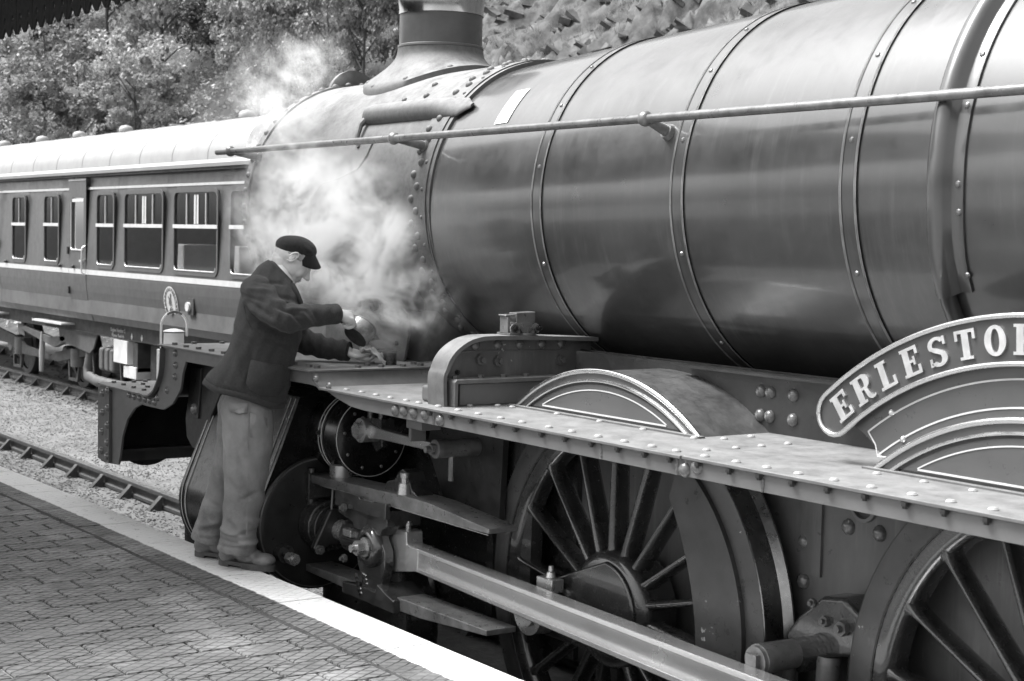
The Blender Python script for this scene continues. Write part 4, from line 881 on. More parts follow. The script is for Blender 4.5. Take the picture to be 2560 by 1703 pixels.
MB().tube([(x, YS-.008, z) for x, z in hd[13:29]], .009, 6).build('door_window_lip', 'alu', dr_)
MB().tube([(door[1]+.0, YS-.01, 2.12), (door[1]+.0, YS-.06, 2.09), (door[1]-.0, YS-.065, 1.9), (door[1]+.0, YS-.06, 1.76), (door[1]+.0, YS-.01, 1.73)], .011, 8).build('grab_rail', 'alu', dr_)
MB().box(door[1]-.14, door[1]-.06, YS-.05, YS-.004, 1.90, 1.93).build('door_handle', 'alu', dr_)
for z in (2.83, 2.05, 1.5): MB().box(door[0]-.03, door[0]+.01, YS-.03+.0*(z < 1.6)+(yside(z)-YS), yside(z), z-.05, z+.05).build('hinge', 'coach_under', dr_)
MB().box(door[0], door[1], YS-.012, YS-.004, 3.01, 3.02).build('door_drip_strip', 'glazing_bar', dr_)
for x in (-24.7, -22.2, -21.65): MB().ball((x, YS-.02, 1.83), .025, 10, 6).build('door_stop', 'coach_under', coach)
MB().box(-25.13, -25.11, YS-.006, YS+.0, 1.12, 3.06).build('panel_joint', 'coach_under', coach)
for z in (2.83, 2.1): MB().box(-25.16, -25.10, YS-.03, YS, z-.06, z+.06).build('hinge', 'coach_under', coach)
# crest roundel: ring, letters round it, lion and wheel in plain shapes
ex_, ez = -18.255, 1.465; yy = yside(1.47)-.012
tilt = lambda z: yside(z)-.008
def oval(rx, rz, d, n=40): return [(ex_+rx*cos(t), tilt(ez+rz*sin(t))-d, ez+rz*sin(t)) for t in np.linspace(0, 2*pi, n+1)[:-1]]
def ovring(r1, r2, d, name, m, p):
    A, B_ = oval(*r1, d), oval(*r2, d); n_ = len(A); return MB().add(A+B_, [(i, (i+1) % n_, n_+(i+1) % n_, n_+i) for i in range(n_)]).build(name, m, p)
em = ovring((.215, .215), (.200, .200), .001, 'crest_roundel', 'white_trim', coach)
o_ = oval(.135, .16, .0015); MB().add(o_, [tuple(range(len(o_)))]).build('crest_field', 'white_trim', em)
ovring((.20, .20), (.135, .16), .0008, 'crest_ring', 'coach_paint', em)
def text(s, size, loc, m, parent, rz=0., name='lettering', align='CENTER', tiltx=0.):
    c = bpy.data.curves.new(name, 'FONT'); c.body = s; c.size = size; c.extrude = .0015; c.align_x = align; c.resolution_u = 2
    t_ = bpy.data.objects.new(name, c); dg = bpy.context.evaluated_depsgraph_get()
    COL.objects.link(t_); bpy.context.view_layer.update(); me = bpy.data.meshes.new_from_object(t_.evaluated_get(bpy.context.evaluated_depsgraph_get())); COL.objects.unlink(t_); bpy.data.objects.remove(t_)
    o = bpy.data.objects.new(name, me); me.materials.clear(); me.materials.append(MATS[m]); COL.objects.link(o)
    o.matrix_world = Matrix.Translation(loc) @ Matrix.Rotation(tiltx, 4, 'X') @ Matrix.Rotation(pi/2, 4, 'X') @ Matrix.Rotation(rz, 4, 'Z')
    o.matrix_basis = o.matrix_world
    par(o, parent); return o
for i, chh in enumerate('BRITISH'):
    a = radians(205-17*i-10); text(chh, .052, (ex_+.158*cos(a), tilt(ez+.17*sin(a))-.004, ez+.165*sin(a)), 'white_trim', em, a-pi/2)
for i, chh in enumerate('RAILWAYS'):
    a = radians(76-15*i); text(chh, .052, (ex_+.158*cos(a), tilt(ez+.17*sin(a))-.004, ez+.165*sin(a)), 'white_trim', em, a-pi/2)
lion = [(-.07, -.02), (-.05, .03), (-.085, .075), (-.06, .085), (-.03, .05), (-.005, .06), (.0, .10), (.03, .13), (.06, .10), (.045, .07), (.03, .04), (.05, .01), (.03, -.03), (.06, -.06), (.045, -.075), (.01, -.04), (-.01, -.035), (-.03, -.07), (-.05, -.065)]
MB().add([(ex_+x*.8, tilt(ez+z*.8+.03)-.0032, ez+z*.8+.03) for x, z in lion], [tuple(range(len(lion)))]).build('crest_lion', 'coach_under_grey', em)
wl = MB()
wl.tube([(ex_+.045*cos(t), tilt(ez-.085)-.004, ez-.085+.045*sin(t)) for t in np.linspace(0, 2*pi, 21)], .006, 5, False)
for k_ in range(6): wl.tube([(ex_, tilt(ez-.085)-.004, ez-.085), (ex_+.045*cos(k_*pi/3), tilt(ez-.085)-.004, ez-.085+.045*sin(k_*pi/3))], .003, 4)
wl.build('crest_wheel', 'coach_under_grey', em)
# lamp socket beside the crest
MB().box(-17.72, -17.55, yside(1.5)-.015, yside(1.5)+.01, 1.36, 1.56).build('socket_plate', 'coach_under', coach)
MB().cyl((-17.68, yside(1.46)-.05, 1.46), (-17.68, yside(1.46), 1.46), .055, n=20).build('socket_cap', 'white_trim', coach)
# underframe
sb = MB().box(XA, XB, YS+.22, YS+.30, .905, 1.10).box(XA, XB, YS+.20, YS+.22, .9, .915).build('solebar', 'coach_under', coach)
MB().box(XA, XB, YS+.30, 2*YC-YS-.3, 1.0, 1.1).build('underfloor', 'coach_under', coach)
for x0, x1 in ((-23.55, -22.25), (-26.9, -25.3)): MB().box(x0, x1, YS+.02, YS+.24, .985, 1.01).build('footboard', 'white_trim', sb)
text('Engine Number 2', .075, (-20.55, YS+.216, .985), 'white_trim', sb, 0)
text('Flame Switch', .085, (-20.55, YS+.216, .905), 'white_trim', sb, 0)
for x in (-20.05, -19.7): MB().prism([(x-.03, .95), (x, .90), (x+.03, .95), (x, 1.0)], 'y', YS+.214, YS+.219).build('jacking_mark', 'white_trim', sb)
text('1', .09, (-24.15, YS+.216, .93), 'white_trim', sb)
bog = MB().prism([(-26.6, .62), (-26.3, .72), (-25.2, .62), (-24.9, .52), (-23.6, .45), (-23.4, .52), (-22.6, .62), (-22.2, .72), (-21.9, .68), (-21.9, .58), (-22.5, .50), (-23.3, .38), (-25.1, .38), (-25.7, .5), (-26.5, .5)], 'y', 3.10, 3.14).build('bogie_frame', 'coach_under', coach)
for x in (-25.72, -23.1):
    w_ = MB().lathe([(0, .38), (0, .455), (.13, .46), (.135, .485), (.14, .46), (.14, .05)], (x, 3.40, .457), (0, 1, 0), 48).lathe([(.03, .38), (.06, .12), (.0, .1), (0, .001)], (x, 3.40, .457), (0, 1, 0), 32).build('coach_wheel', 'coach_under', bog)
    MB().box(x-.13, x+.13, 3.14, 3.30, .42, .60).cyl((x, 3.12, .50), (x, 3.30, .50), .13, n=16).build('axle_box', 'coach_under_grey', bog, bevel=.02)
    MB().cyl((x+.55, 3.16, .36), (x+.55, 3.16, .62), .13, n=16).build('spring_pot', 'coach_under_grey', bog)
    MB().prism([(x+.15, .46), (x+.22, .46), (x+.24, .18), (x+.52, .18), (x+.60, .44), (x+.66, .44), (x+.56, .14), (x+.19, .14)], 'y', 3.12, 3.16).build('brake_hanger', 'coach_under', bog)
MB().prism([(-24.8, .78), (-24.3, .72), (-23.8, .66), (-23.2, .60), (-22.85, .68), (-22.7, .76), (-22.8, .80), (-23.4, .74), (-24.6, .84)], 'y', 3.0, 3.08).build('bolster_spring', 'coach_under_grey', bog, bevel=.01)
MB().tube([(-23.75, 3.0, .80), (-23.75, 3.0, .5), (-23.78, 3.0, .2)], [.02, .045, .03], 10).build('speed_link', 'glazing_bar', bog)
MB().prism([(-23.0, .90), (-22.95, .72), (-21.7, .62), (-21.55, .70), (-21.4, .90)], 'y', 3.0, 3.02).build('valance_panel', 'coach_under_grey', coach)
MB().tube([(-21.9, 3.1, .62), (-21.95, 3.08, .40), (-21.9, 3.06, .28), (-21.5, 3.05, .24), (-20.5, 3.05, .25), (-18.5, 3.05, .26)], .075, 12).build('exhaust_pipe', 'coach_under_grey', coach)
for x in (-21.65, -20.6): MB().tube([(x, 3.05, .3), (x-.1, 3.05, .9)], .014, 6).build('pipe_hanger', 'coach_under_grey', coach)
for k_, x in enumerate((-21.25, -21.05, -20.86)): MB().box(x, x+.16, 2.96, 3.2, .42, .74).build('reservoir', 'coach_under_grey', coach, bevel=.04)
MB().box(-20.62, -20.12, 2.94, 3.2, .58, .89).build('battery_box', 'interior_light', coach, bevel=.01)
MB().box(-20.0, -19.85, 2.98, 3.2, .5, .88).box(-19.7, -19.2, 3.1, 3.3, .4, .86).build('equipment_case', 'coach_under', coach)
MB().box(-20.3, -19.85, 2.96, 3.2, .40, .56).build('switch_box', 'seat_cloth', coach, bevel=.01)
for x in np.arange(-19.0, -14, 1.3): MB().box(x, x+.8, 3.0, 3.6, .45, .9).build('equipment_case', 'coach_under', coach, bevel=.02)
MB().prism([(-25.0, .86), (-24.7, .86), (-24.65, .68), (-24.95, .70)], 'y', 3.02, 3.04).build('notice_plate', 'coach_under_grey', coach)
# ================================================================== TRACKS AND GROUND
MB().box(-140, 60, -40, 90, -.9, -.36).build('ground', 'stone_dark', None)['kind'] = 'structure'
rng_ = np.random.default_rng(5)
def sheet(name, x0, x1, y0, y1, dx, dy, hf, m, kind='structure'):
    X = np.arange(x0, x1+dx/2, dx); Yy = np.arange(y0, y1+dy/2, dy); nx_, ny_ = len(X), len(Yy)
    vs = [(x, y, hf(x, y)) for y in Yy for x in X]
    fs = [(j*nx_+i, j*nx_+i+1, (j+1)*nx_+i+1, (j+1)*nx_+i) for j in range(ny_-1) for i in range(nx_-1)]
    me = bpy.data.meshes.new(name); me.from_pydata(vs, [], fs); me.materials.append(MATS[m]); me.shade_smooth()
    o = bpy.data.objects.new(name, me); COL.objects.link(o); o['kind'] = kind; return o
def bal(x, y):
    h = -.155+.02*mnoise.noise(Vector((x*.9, y*.9, 0)))+.008*mnoise.noise(Vector((x*5, y*5, 2)))
    if 1.1 < y < 3.0: h += .03*sin((y-1.1)/1.9*pi)
    return h
sheet('ballast_bed', -40, 3, -1.75, 6.9, .16, .16, bal, 'ballast')
mat('oily_shaded_bed', .035, .6, nvar=.5, nscale=6, bump=1.5, bscale=60)
sheet('oily_shaded_ballast', -9.4, 3, -1.5, 2.2, .16, .16, lambda x, y: bal(x, y)+.012*sm(x, -9.4, -9.0), 'oily_shaded_bed')  # oily ballast under the loco, darkened and widened to stand in for shade
# loose stones: one mass
def stones(name, n, xr, yr, zf, s0, s1, m, mask=None):
    base = np.array([(1, 0, 0), (-1, 0, 0), (0, 1, 0), (0, -1, 0), (0, 0, 1), (0, 0, -1)], float); tri = [(0, 2, 4), (2, 1, 4), (1, 3, 4), (3, 0, 4), (2, 0, 5), (1, 2, 5), (3, 1, 5), (0, 3, 5)]
    vs = []; fs = []; k = 0
    while k < n:
        x = xr[0]+(xr[1]-xr[0])*random.random()**.75 if True else 0; y = random.uniform(*yr)
        if mask and not mask(x, y): continue
        s = random.uniform(s0, s1); A = base*rng_.uniform(.8, 1.15, (6, 3))*s; A = A @ np.linalg.qr(rng_.normal(size=(3, 3)))[0]; A[:, 2] *= .7
        A += (x, y, zf(x, y)+s*.25); b0 = len(vs); vs += [tuple(a) for a in A]; fs += [tuple(i+b0 for i in t) for t in tri]; k += 1
    me = bpy.data.meshes.new(name); me.from_pydata(vs, [], fs); me.materials.append(MATS[m]); o = bpy.data.objects.new(name, me); COL.objects.link(o); o['kind'] = 'stuff'; return o
stones('ballast_stones', 24000, (-26, -7), (-1.4, 3.2), bal, .007, .016, 'stone', lambda x, y: not (.66 < y < .86) and not (x > -9.3 and y < 1.9))
stones('ballast_stones', 7000, (-26, -8), (-1.4, 1.1), bal, .008, .018, 'stone_dark')
stones('ballast_stones', 3500, (-30, -12), (2.7, 5.2), bal, .012, .03, 'stone_dark')
RH = [(-.036, -.004), (-.030, 0), (.030, 0), (.036, -.004), (.036, -.038), (.010, -.05), (.010, -.105), (.034, -.115), (.034, -.143), (-.034, -.143), (-.034, -.115), (-.010, -.105), (-.010, -.05), (-.036, -.038)]
chm = MB()
for s in (1, -1):
    chm.prism([(s*.035, -.03), (s*.05, -.035), (s*.06, -.05), (s*.15, -.14), (s*.16, -.165), (s*.01, -.165), (s*.01, -.145), (s*.04, -.14)], 'x', -.035, .035)
chm.box(-.10, .10, -.17, .17, -.19, -.165)
for s in (1, -1):
    for dx in (-.07, .07): chm.cyl((dx, s*.13, -.165), (dx, s*.13, -.14), .014, n=8)
chair_me = chm.mesh('rail_chair', 'chair_iron')
slp_me = MB().box(-.125, .125, -1.28, 1.28, -.31, -.191).mesh('sleeper', 'sleeper')
key_me = MB().box(-.10, .10, .036, .062, -.10, -.05).mesh('key', 'sleeper')
for yc, lab, x0, x1 in ((0, 'railway track beside the platform carrying the locomotive', -33, 3), (YC, 'railway track under the coach beyond the gravel strip', -38, -8)):
    tr = thing('railway_track', lab, 'track', (-14, yc, -.19))
    for s in (-1, 1):
        cy = yc+s*.7535
        rl = MB().prism([(cy+y, z) for y, z in RH], 'x', x0, x1).build('rail', 'rail_rust', tr)
        MB().box(x0, x1, cy-.029, cy+.029, .0, .0015).build('running_surface', 'rail_head', rl)
    x = x0+.3
    while x < x1:
        sl_ = piece('sleeper', slp_me, tr, (x, yc, 0), rot=(0, 0, random.uniform(-.01, .01)))
        for s in (-1, 1):
            cy = yc+s*.7535
            if x < -6: piece('rail_chair', chair_me, sl_, (x, cy, 0)); 
        x += .74
# ================================================================== PLATFORM
PZ = .735
def edge(x): return -1.462-(.0020*(x+5)**2 if x < -5 else 0)
plat_m = bpy.data.materials.new('paver'); plat_m.use_nodes = True; MATS['paver'] = plat_m
def paver_material(m, base, white):
    t = m.node_tree; N = t.nodes; L = t.links; b = N['Principled BSDF']
    g = N.new('ShaderNodeNewGeometry'); sp_ = N.new('ShaderNodeSeparateXYZ'); L.new(g.outputs['Position'], sp_.inputs[0]); X, Yo = sp_.outputs[0], sp_.outputs[1]
    def math_(op, a, bb=0., c=None):
        x = N.new('ShaderNodeMath'); x.operation = op
        for i, s in enumerate((a, bb) if c is None else (a, bb, c)):
            if isinstance(s, (int, float)): x.inputs[i].default_value = s
            else: L.new(s, x.inputs[i])
        return x.outputs[0]
    def noi(sc, d=5, r=.6):
        n = N.new('ShaderNodeTexNoise'); n.inputs['Scale'].default_value = sc; n.inputs['Detail'].default_value = d; n.inputs['Roughness'].default_value = r; L.new(g.outputs['Position'], n.inputs['Vector']); return n.outputs['Fac']
    def rng(v, a, bb, lo, hi):
        r = N.new('ShaderNodeMapRange'); r.inputs[1].default_value = a; r.inputs[2].default_value = bb; r.inputs[3].default_value = lo; r.inputs[4].default_value = hi; L.new(v, r.inputs[0]); return r.outputs[0]
    def mix(f, a, bb):
        x = N.new('ShaderNodeMix'); x.data_type = 'FLOAT'
        for i, s in ((0, f), (2, a), (3, bb)):
            if isinstance(s, (int, float)): x.inputs[i].default_value = s
            else: L.new(s, x.inputs[i])
        return x.outputs[0]
    oi = N.new('ShaderNodeObjectInfo'); rnd = oi.outputs['Random']
    jit = math_('MULTIPLY', rnd, .05)
    wob = math_('MULTIPLY', math_('SUBTRACT', noi(9, 3), .5), .02)
    lines = None
    for cx, cy, s in ((.84, .54, .046), (.84, -.54, .046)):
        u = math_('ADD', math_('ADD', math_('MULTIPLY', X, cx), math_('MULTIPLY', Yo, cy)), math_('ADD', jit, wob))
        f = math_('ABSOLUTE', math_('SUBTRACT', math_('FRACT', math_('DIVIDE', u, s)), .5))
        l_ = rng(f, .02, .13, 1, 0); lines = l_ if lines is None else math_('MAXIMUM', lines, l_)
    lines = math_('MULTIPLY', lines, rng(noi(3.5, 4), .34, .5, .45, 1))
    col = math_('ADD', rng(noi(14, 7, .7), .3, .7, base*.75, base*1.25), math_('MULTIPLY', math_('SUBTRACT', rnd, .5), base*.25))
    band_ = math_('MULTIPLY', rng(math_('ABSOLUTE', math_('ADD', math_('ADD', Yo, 2.12), math_('MULTIPLY', math_('SUBTRACT', noi(1.3, 4), .5), .5))), .05, .30, .11, 0), rng(X, -9, -6, .2, 1))
    sand = math_('MULTIPLY', rng(math_('ADD', noi(1.1, 6, .7), band_), .52, .68, 0, .8), rng(noi(40, 5, .8), .35, .65, .3, 1))
    lite = mix(sand, col, .36)
    col2 = mix(math_('MULTIPLY', lines, math_('SUBTRACT', 1.0, math_('MULTIPLY', sand, .8))), lite, .018)
    if white:
        ed = math_('ADD', Yo, math_('MULTIPLY', math_('POWER', math_('ABSOLUTE', math_('MINIMUM', math_('ADD', X, 5.0), 0.0)), 2.0), .0020))
        dist = math_('ADD', ed, math_('MULTIPLY', math_('SUBTRACT', noi(24, 4), .5), .03))
        wf = rng(dist, -1.698, -1.688, 0, 1)
        wear = math_('MULTIPLY', wf, rng(noi(26, 7, .8), .33, .42, .15, 1))
        wcol = mix(math_('MULTIPLY', lines, .12), .80, .3)
        wcol = mix(rng(noi(5, 5), .5, .7, 0, .22), wcol, .5)
        col2 = mix(wear, col2, wcol)
    cc = N.new('ShaderNodeCombineColor')
    for i in range(3): L.new(col2, cc.inputs[i])
    L.new(cc.outputs[0], b.inputs['Base Color']); L.new(rng(noi(11, 5), .3, .7, .5, .8), b.inputs['Roughness'])
    bp = N.new('ShaderNodeBump'); bp.inputs['Strength'].default_value = .8; bp.inputs['Distance'].default_value = .004
    L.new(math_('SUBTRACT', math_('MULTIPLY', noi(60, 5, .7), .5), lines), bp.inputs['Height']); L.new(bp.outputs[0], b.inputs['Normal'])
paver_material(plat_m, .125, False)
cop_m = bpy.data.materials.new('coping'); cop_m.use_nodes = True; MATS['coping'] = cop_m; paver_material(cop_m, .11, True)
mat('mortar', .26, .95, nvar=.45, nscale=9, bump=1.2, bscale=90)
mat('platform_brick', .09, .85, nvar=.4, nscale=8, bump=.6)
P = [(x, edge(x)-.02) for x in np.linspace(-45, 5, 60)]
plat = MB().prism(P+[(5, -10), (-45, -10)], 'z', -.3, PZ-.012).build('platform', 'mortar', None); plat['kind'] = 'structure'
# sandy dirt line along the back of the coping
dl = MB()
A_, B_ = [], []
for x in np.arange(-30, 0, .05):
    e_ = edge(x)-.375; w_ = .022+.034*max(0, mnoise.noise(Vector((x*2.3, 3, 0)))+.3); A_.append((x, e_+w_+.01*mnoise.noise(Vector((x*9, 0, 0))), PZ-.008)); B_.append((x, e_-w_*.8, PZ-.0075))
mat('moss', .045, .95, nvar=.5, nscale=30, bump=1.2, bscale=120)
n_ = len(A_); mo = MB(); M_ = [((a[0]), (a[1]+b_[1])/2, PZ+.004) for a, b_ in zip(A_, B_)]
mo.strip(A_, M_); mo.strip(M_, B_); mo.build('dirt_seam', 'moss', plat, 60)
# coping blocks
cblk = {}
def coping_mesh(L_):
    pr_ = [(0, -.10), (.002, -.012), (-.004, -.004), (-.014, 0), (-.36, 0), (-.363, -.004), (-.363, -.05), (-.363, -.10)]
    return MB().prism([(y, z) for y, z in pr_], 'x', .003, L_-.003).mesh('coping_block', 'coping')
cm = [coping_mesh(.305) for _ in range(1)]
x = -30.0; cnt = 0
while x < 2.5:
    L_ = .305; ang = atan2(edge(x+L_)-edge(x), L_)
    piece('coping_block', cm[0], plat, (x, edge(x), PZ+random.uniform(-.0012, .0012)), rot=(random.uniform(-.003, .003), 0, ang+random.uniform(-.002, .002))); x += L_
# pavers: courses run across the platform
def pav_mesh():
    a, b_, r = .1135, .0752, .005
    v = [(sx*a*.97+sx*0, sy*b_*.97, 0) for sx, sy in ((-1, -1), (1, -1), (1, 1), (-1, 1))]+[(sx*a*1.0, sy*b_*1.0, -r) for sx, sy in ((-1, -1), (1, -1), (1, 1), (-1, 1))]+[(sx*a, sy*b_, -.03) for sx, sy in ((-1, -1), (1, -1), (1, 1), (-1, 1))]
    return MB().add(v, [(0, 1, 2, 3), (0, 4, 5, 1), (1, 5, 6, 2), (2, 6, 7, 3), (3, 7, 4, 0), (4, 8, 9, 5), (5, 9, 10, 6), (6, 10, 11, 7), (7, 11, 8, 4)]).mesh('paver', 'paver', 20)
pm_ = pav_mesh(); big = []; allp = []
cf = Vector((0, CAM_Y, CAM_Z))
xcol = -16.0; ci = 0
while xcol < -3.3:
    off = .12 if ci % 2 else 0.
    y = edge(xcol)-.375-.12-off
    if ci % 2: allp.append((xcol, edge(xcol)-.375-.055, .5))
    while y > -5.4:
        v_ = Vector((xcol, y, PZ))-cf; dpt = v_.dot(fw)
        if dpt > .5:
            sx = FPX*v_.dot(rt2)/dpt; sy = -FPX*v_.dot(up2)/dpt
            if -1360 < sx < 1360 and sy < 960: allp.append((xcol, y, 1))
        y -= .238
    xcol += .161; ci += 1
allp.sort(key=lambda p: (Vector((p[0], p[1], PZ))-cf).length)
rest = MB(); base_v = [tuple(v.co) for v in pm_.vertices]; base_f = [tuple(p.vertices) for p in pm_.polygons]
for i, (x, y, sc_) in enumerate(allp):
    dz = random.uniform(-.0025, .001); rz = pi/2+random.uniform(-.012, .012); tx_, ty_ = random.uniform(-.008, .008), random.uniform(-.008, .008)
    if i < 300: piece('paver', pm_, plat, (x, y, PZ+dz), rot=(tx_, ty_, rz), scale=(sc_, 1, 1))
    else:
        R = Matrix.Translation((x, y, PZ+dz)) @ Matrix.Rotation(rz, 4, 'Z') @ Matrix.Rotation(tx_, 4, 'X'); rest.add([R @ Vector((v[0]*sc_, v[1], v[2])) for v in base_v], base_f)
print('pavers', len(allp))
if rest.v: tag(rest.build('paver', 'paver', plat, 20), kind='stuff')
# far part of the platform surface, too distant to tell pavers apart
# station canopy with toothed valance boards
cano = thing('station_canopy', 'black station canopy edge with saw toothed boards pierced by round holes above the platform', 'canopy', (-9, -2.0, 3.45))
bt = .142; halfs = MB()
def half(s):
    h = bt/2; zt = .62; r1, r2 = .021, .022
    P = [(s*h, 0), (s*h, zt), (0, zt)]
    for zc_ in (.215, .095):
        P.append((0, zc_+r2))
        for a in np.linspace(80, -80, 8): P.append((s*r1*cos(radians(a)), zc_+r2*sin(radians(a))))
        P.append((0, zc_-r2))
    P += [(0, .056), (s*(h-.014), 0)]
    return P
for s in (-1, 1): halfs.prism([(x, z) for x, z in half(s)], 'y', -.006, .006)
bme = halfs.mesh('valance_board', 'canopy_paint')
k_ = 0; x = -30.0
for i in range(158):
    x = -30+.1437*i
    piece('valance_board', bme, cano, (x, -1.9+.002*(i % 2), 3.442))
MB().box(-31, -7.3, -1.96, -1.92, 3.72, 4.25).box(-31, -7.3, -1.88, -1.80, 3.98, 4.2).build('fascia', 'canopy_paint', cano)
MB().prism([(-1.80, 4.2), (-10, 4.7), (-10, 4.76), (-1.80, 4.26)], 'x', -31, -7.3).build('canopy_roof', 'canopy_paint', cano)
for x in np.arange(-30, -7.3, 3.0): MB().prism([(-1.95, 4.0), (-9.9, 4.45), (-9.9, 4.66), (-1.95, 4.18)], 'x', x, x+.08).build('rafter', 'canopy_paint', cano)
# ================================================================== HILLSIDE
mat('hill_grass', .05, .95, nvar=.55, nscale=2.2, bump=1.5, bscale=14)
mat('rock', .075, .9, nvar=.8, nscale=1.8, bump=2.5, bscale=8, blot=.95, blotc=.02, stretch=(1, 2.2, 1))
mat('bark', .07, .9, nvar=.4, nscale=14, bump=.8, bscale=30)
def leafmat(name, c, tr=.35):
    m = bpy.data.materials.new(name); m.use_nodes = True; MATS[name] = m; t = m.node_tree; N = t.nodes; L = t.links; b = N['Principled BSDF']
    g = N.new('ShaderNodeNewGeometry'); oi = N.new('ShaderNodeObjectInfo')
    r = N.new('ShaderNodeMapRange'); L.new(g.outputs['Random Per Island'], r.inputs[0]); r.inputs[3].default_value = c*.55; r.inputs[4].default_value = c*1.5
    r2 = N.new('ShaderNodeMapRange'); L.new(oi.outputs['Random'], r2.inputs[0]); r2.inputs[3].default_value = .55; r2.inputs[4].default_value = 1.6
    mu = N.new('ShaderNodeMath'); mu.operation = 'MULTIPLY'; L.new(r.outputs[0], mu.inputs[0]); L.new(r2.outputs[0], mu.inputs[1])
    cc = N.new('ShaderNodeCombineColor')
    for i in range(3): L.new(mu.outputs[0], cc.inputs[i])
    L.new(cc.outputs[0], b.inputs['Base Color']); b.inputs['Roughness'].default_value = .55; b.inputs['Specular IOR Level'].default_value = .5
    tl = N.new('ShaderNodeBsdfTranslucent'); L.new(cc.outputs[0], tl.inputs[0]); mx = N.new('ShaderNodeMixShader'); mx.inputs[0].default_value = tr
    L.new(b.outputs[0], mx.inputs[1]); L.new(tl.outputs[0], mx.inputs[2]); L.new(mx.outputs[0], N['Material Output'].inputs[0])
leafmat('leaf', .25, .3); leafmat('leaf_dark', .07, .25); leafmat('grass_blade', .17)
def hillz(x, y):
    foot = 7.0; z = -.3
    if y > foot: z += (y-foot)*.92*sm(y, foot, foot+1.5)
    z += .9*mnoise.noise(Vector((x*.16, y*.16, 0)))*sm(y, foot, 12)+.35*mnoise.noise(Vector((x*.6, y*.6, 4)))*sm(y, foot, 9)
    return min(z, 30+mnoise.noise(Vector((x*.1, y*.1, 5))))
hill = sheet('hillside', -130, 30, 6.6, 46, 1.0, .6, hillz, 'hill_grass')
def rockz(x, y):
    b_ = hillz(x, y)+.15; q = -.58*x+.81*y; p = .81*x+.58*y
    wv = q*.95+.7*mnoise.noise(Vector((p*.30, q*.35, 2))); fr_ = wv % 1.0
    s = (fr_ if fr_ < .82 else (1-fr_)/.18*.82)*.85*(.35+1.1*abs(mnoise.noise(Vector((p*.25, q*.2, 5)))))
    wv2 = q*3.1+.9*mnoise.noise(Vector((p*.5, q*.8, 8))); f2 = wv2 % 1.0; s += .26*(f2 if f2 < .75 else (1-f2)*3)
    cr2_ = mnoise.noise(Vector((p*1.1, q*.45, 3))); s -= .55*max(0, .10-abs(cr2_))*4
    return b_+s+.6*mnoise.noise(Vector((x*.45, y*.45, 3)))+.10*mnoise.noise(Vector((x*2.8, y*3.1, 3)))
rk_ = sheet('rocky_bank', -34, -10, 7.6, 20, .11, .11, rockz, 'rock')
mat('rock_slab', .075, .9, nvar=.6, nscale=3, bump=2, bscale=14, blot=.6, blotc=.035)
sv_ = []; sf_ = []
for _ in range(800):
    x, y = random.uniform(-32, -13), random.uniform(8.2, 17); z = rockz(x, y); L_ = random.uniform(.08, .30); w_ = random.uniform(.05, .14); h_ = random.uniform(.03, .09); z -= .02
    R = Matrix.Translation((x, y, z)) @ Matrix.Rotation(atan2(.58, .81)+random.uniform(-.3, .3), 4, 'Z') @ Matrix.Rotation(random.uniform(.25, .75), 4, 'Y') @ Matrix.Rotation(random.uniform(.1, .9), 4, 'X')
    b0 = len(sv_)
    for sx, sy, sz in ((-1, -1, -1), (1, -1, -1), (1, 1, -1), (-1, 1, -1), (-1, -1, 1), (1, -1, 1), (1, 1, 1), (-1, 1, 1)): sv_.append(tuple(R @ Vector((sx*L_*random.uniform(.6, 1), sy*w_*random.uniform(.5, 1), sz*h_*random.uniform(.5, 1)))))
    sf_ += [tuple(i+b0 for i in f) for f in ((0, 3, 2, 1), (4, 5, 6, 7), (0, 1, 5, 4), (1, 2, 6, 5), (2, 3, 7, 6), (3, 0, 4, 7))]
me = bpy.data.meshes.new('rock_ledges'); me.from_pydata(sv_, [], sf_); me.materials.append(MATS['rock_slab']); o = bpy.data.objects.new('rock_ledges', me); COL.objects.link(o); o['kind'] = 'stuff'
def leaves(n, pts_fn, size, upb=.5, asp=.6):
    C0 = pts_fn(n); n = len(C0)
    nn = rng_.normal(size=(n, 3)); nn[:, 2] = abs(nn[:, 2])+upb; nn /= np.linalg.norm(nn, axis=1)[:, None]
    a = np.cross(nn, rng_.normal(size=(n, 3))); a /= np.linalg.norm(a, axis=1)[:, None]; b_ = np.cross(nn, a)
    s = (size*rng_.uniform(.6, 1.35, n))[:, None]
    V_ = np.stack([C0-a*s, C0+b_*s*asp, C0+a*s, C0-b_*s*asp], 1).reshape(-1, 3)
    return V_, np.arange(4*n).reshape(-1, 4)
def npmesh(name, V_, F_, m):
    me = bpy.data.meshes.new(name); me.vertices.add(len(V_)); me.vertices.foreach_set('co', V_.astype(np.float32).ravel())
    me.loops.add(F_.size); me.loops.foreach_set('vertex_index', F_.ravel().astype(np.int32)); me.polygons.add(len(F_)); k = F_.shape[1]
    me.polygons.foreach_set('loop_start', np.arange(0, F_.size, k).astype(np.int32)); me.update(calc_edges=True); me.validate(); me.materials.append(MATS[m]); return me
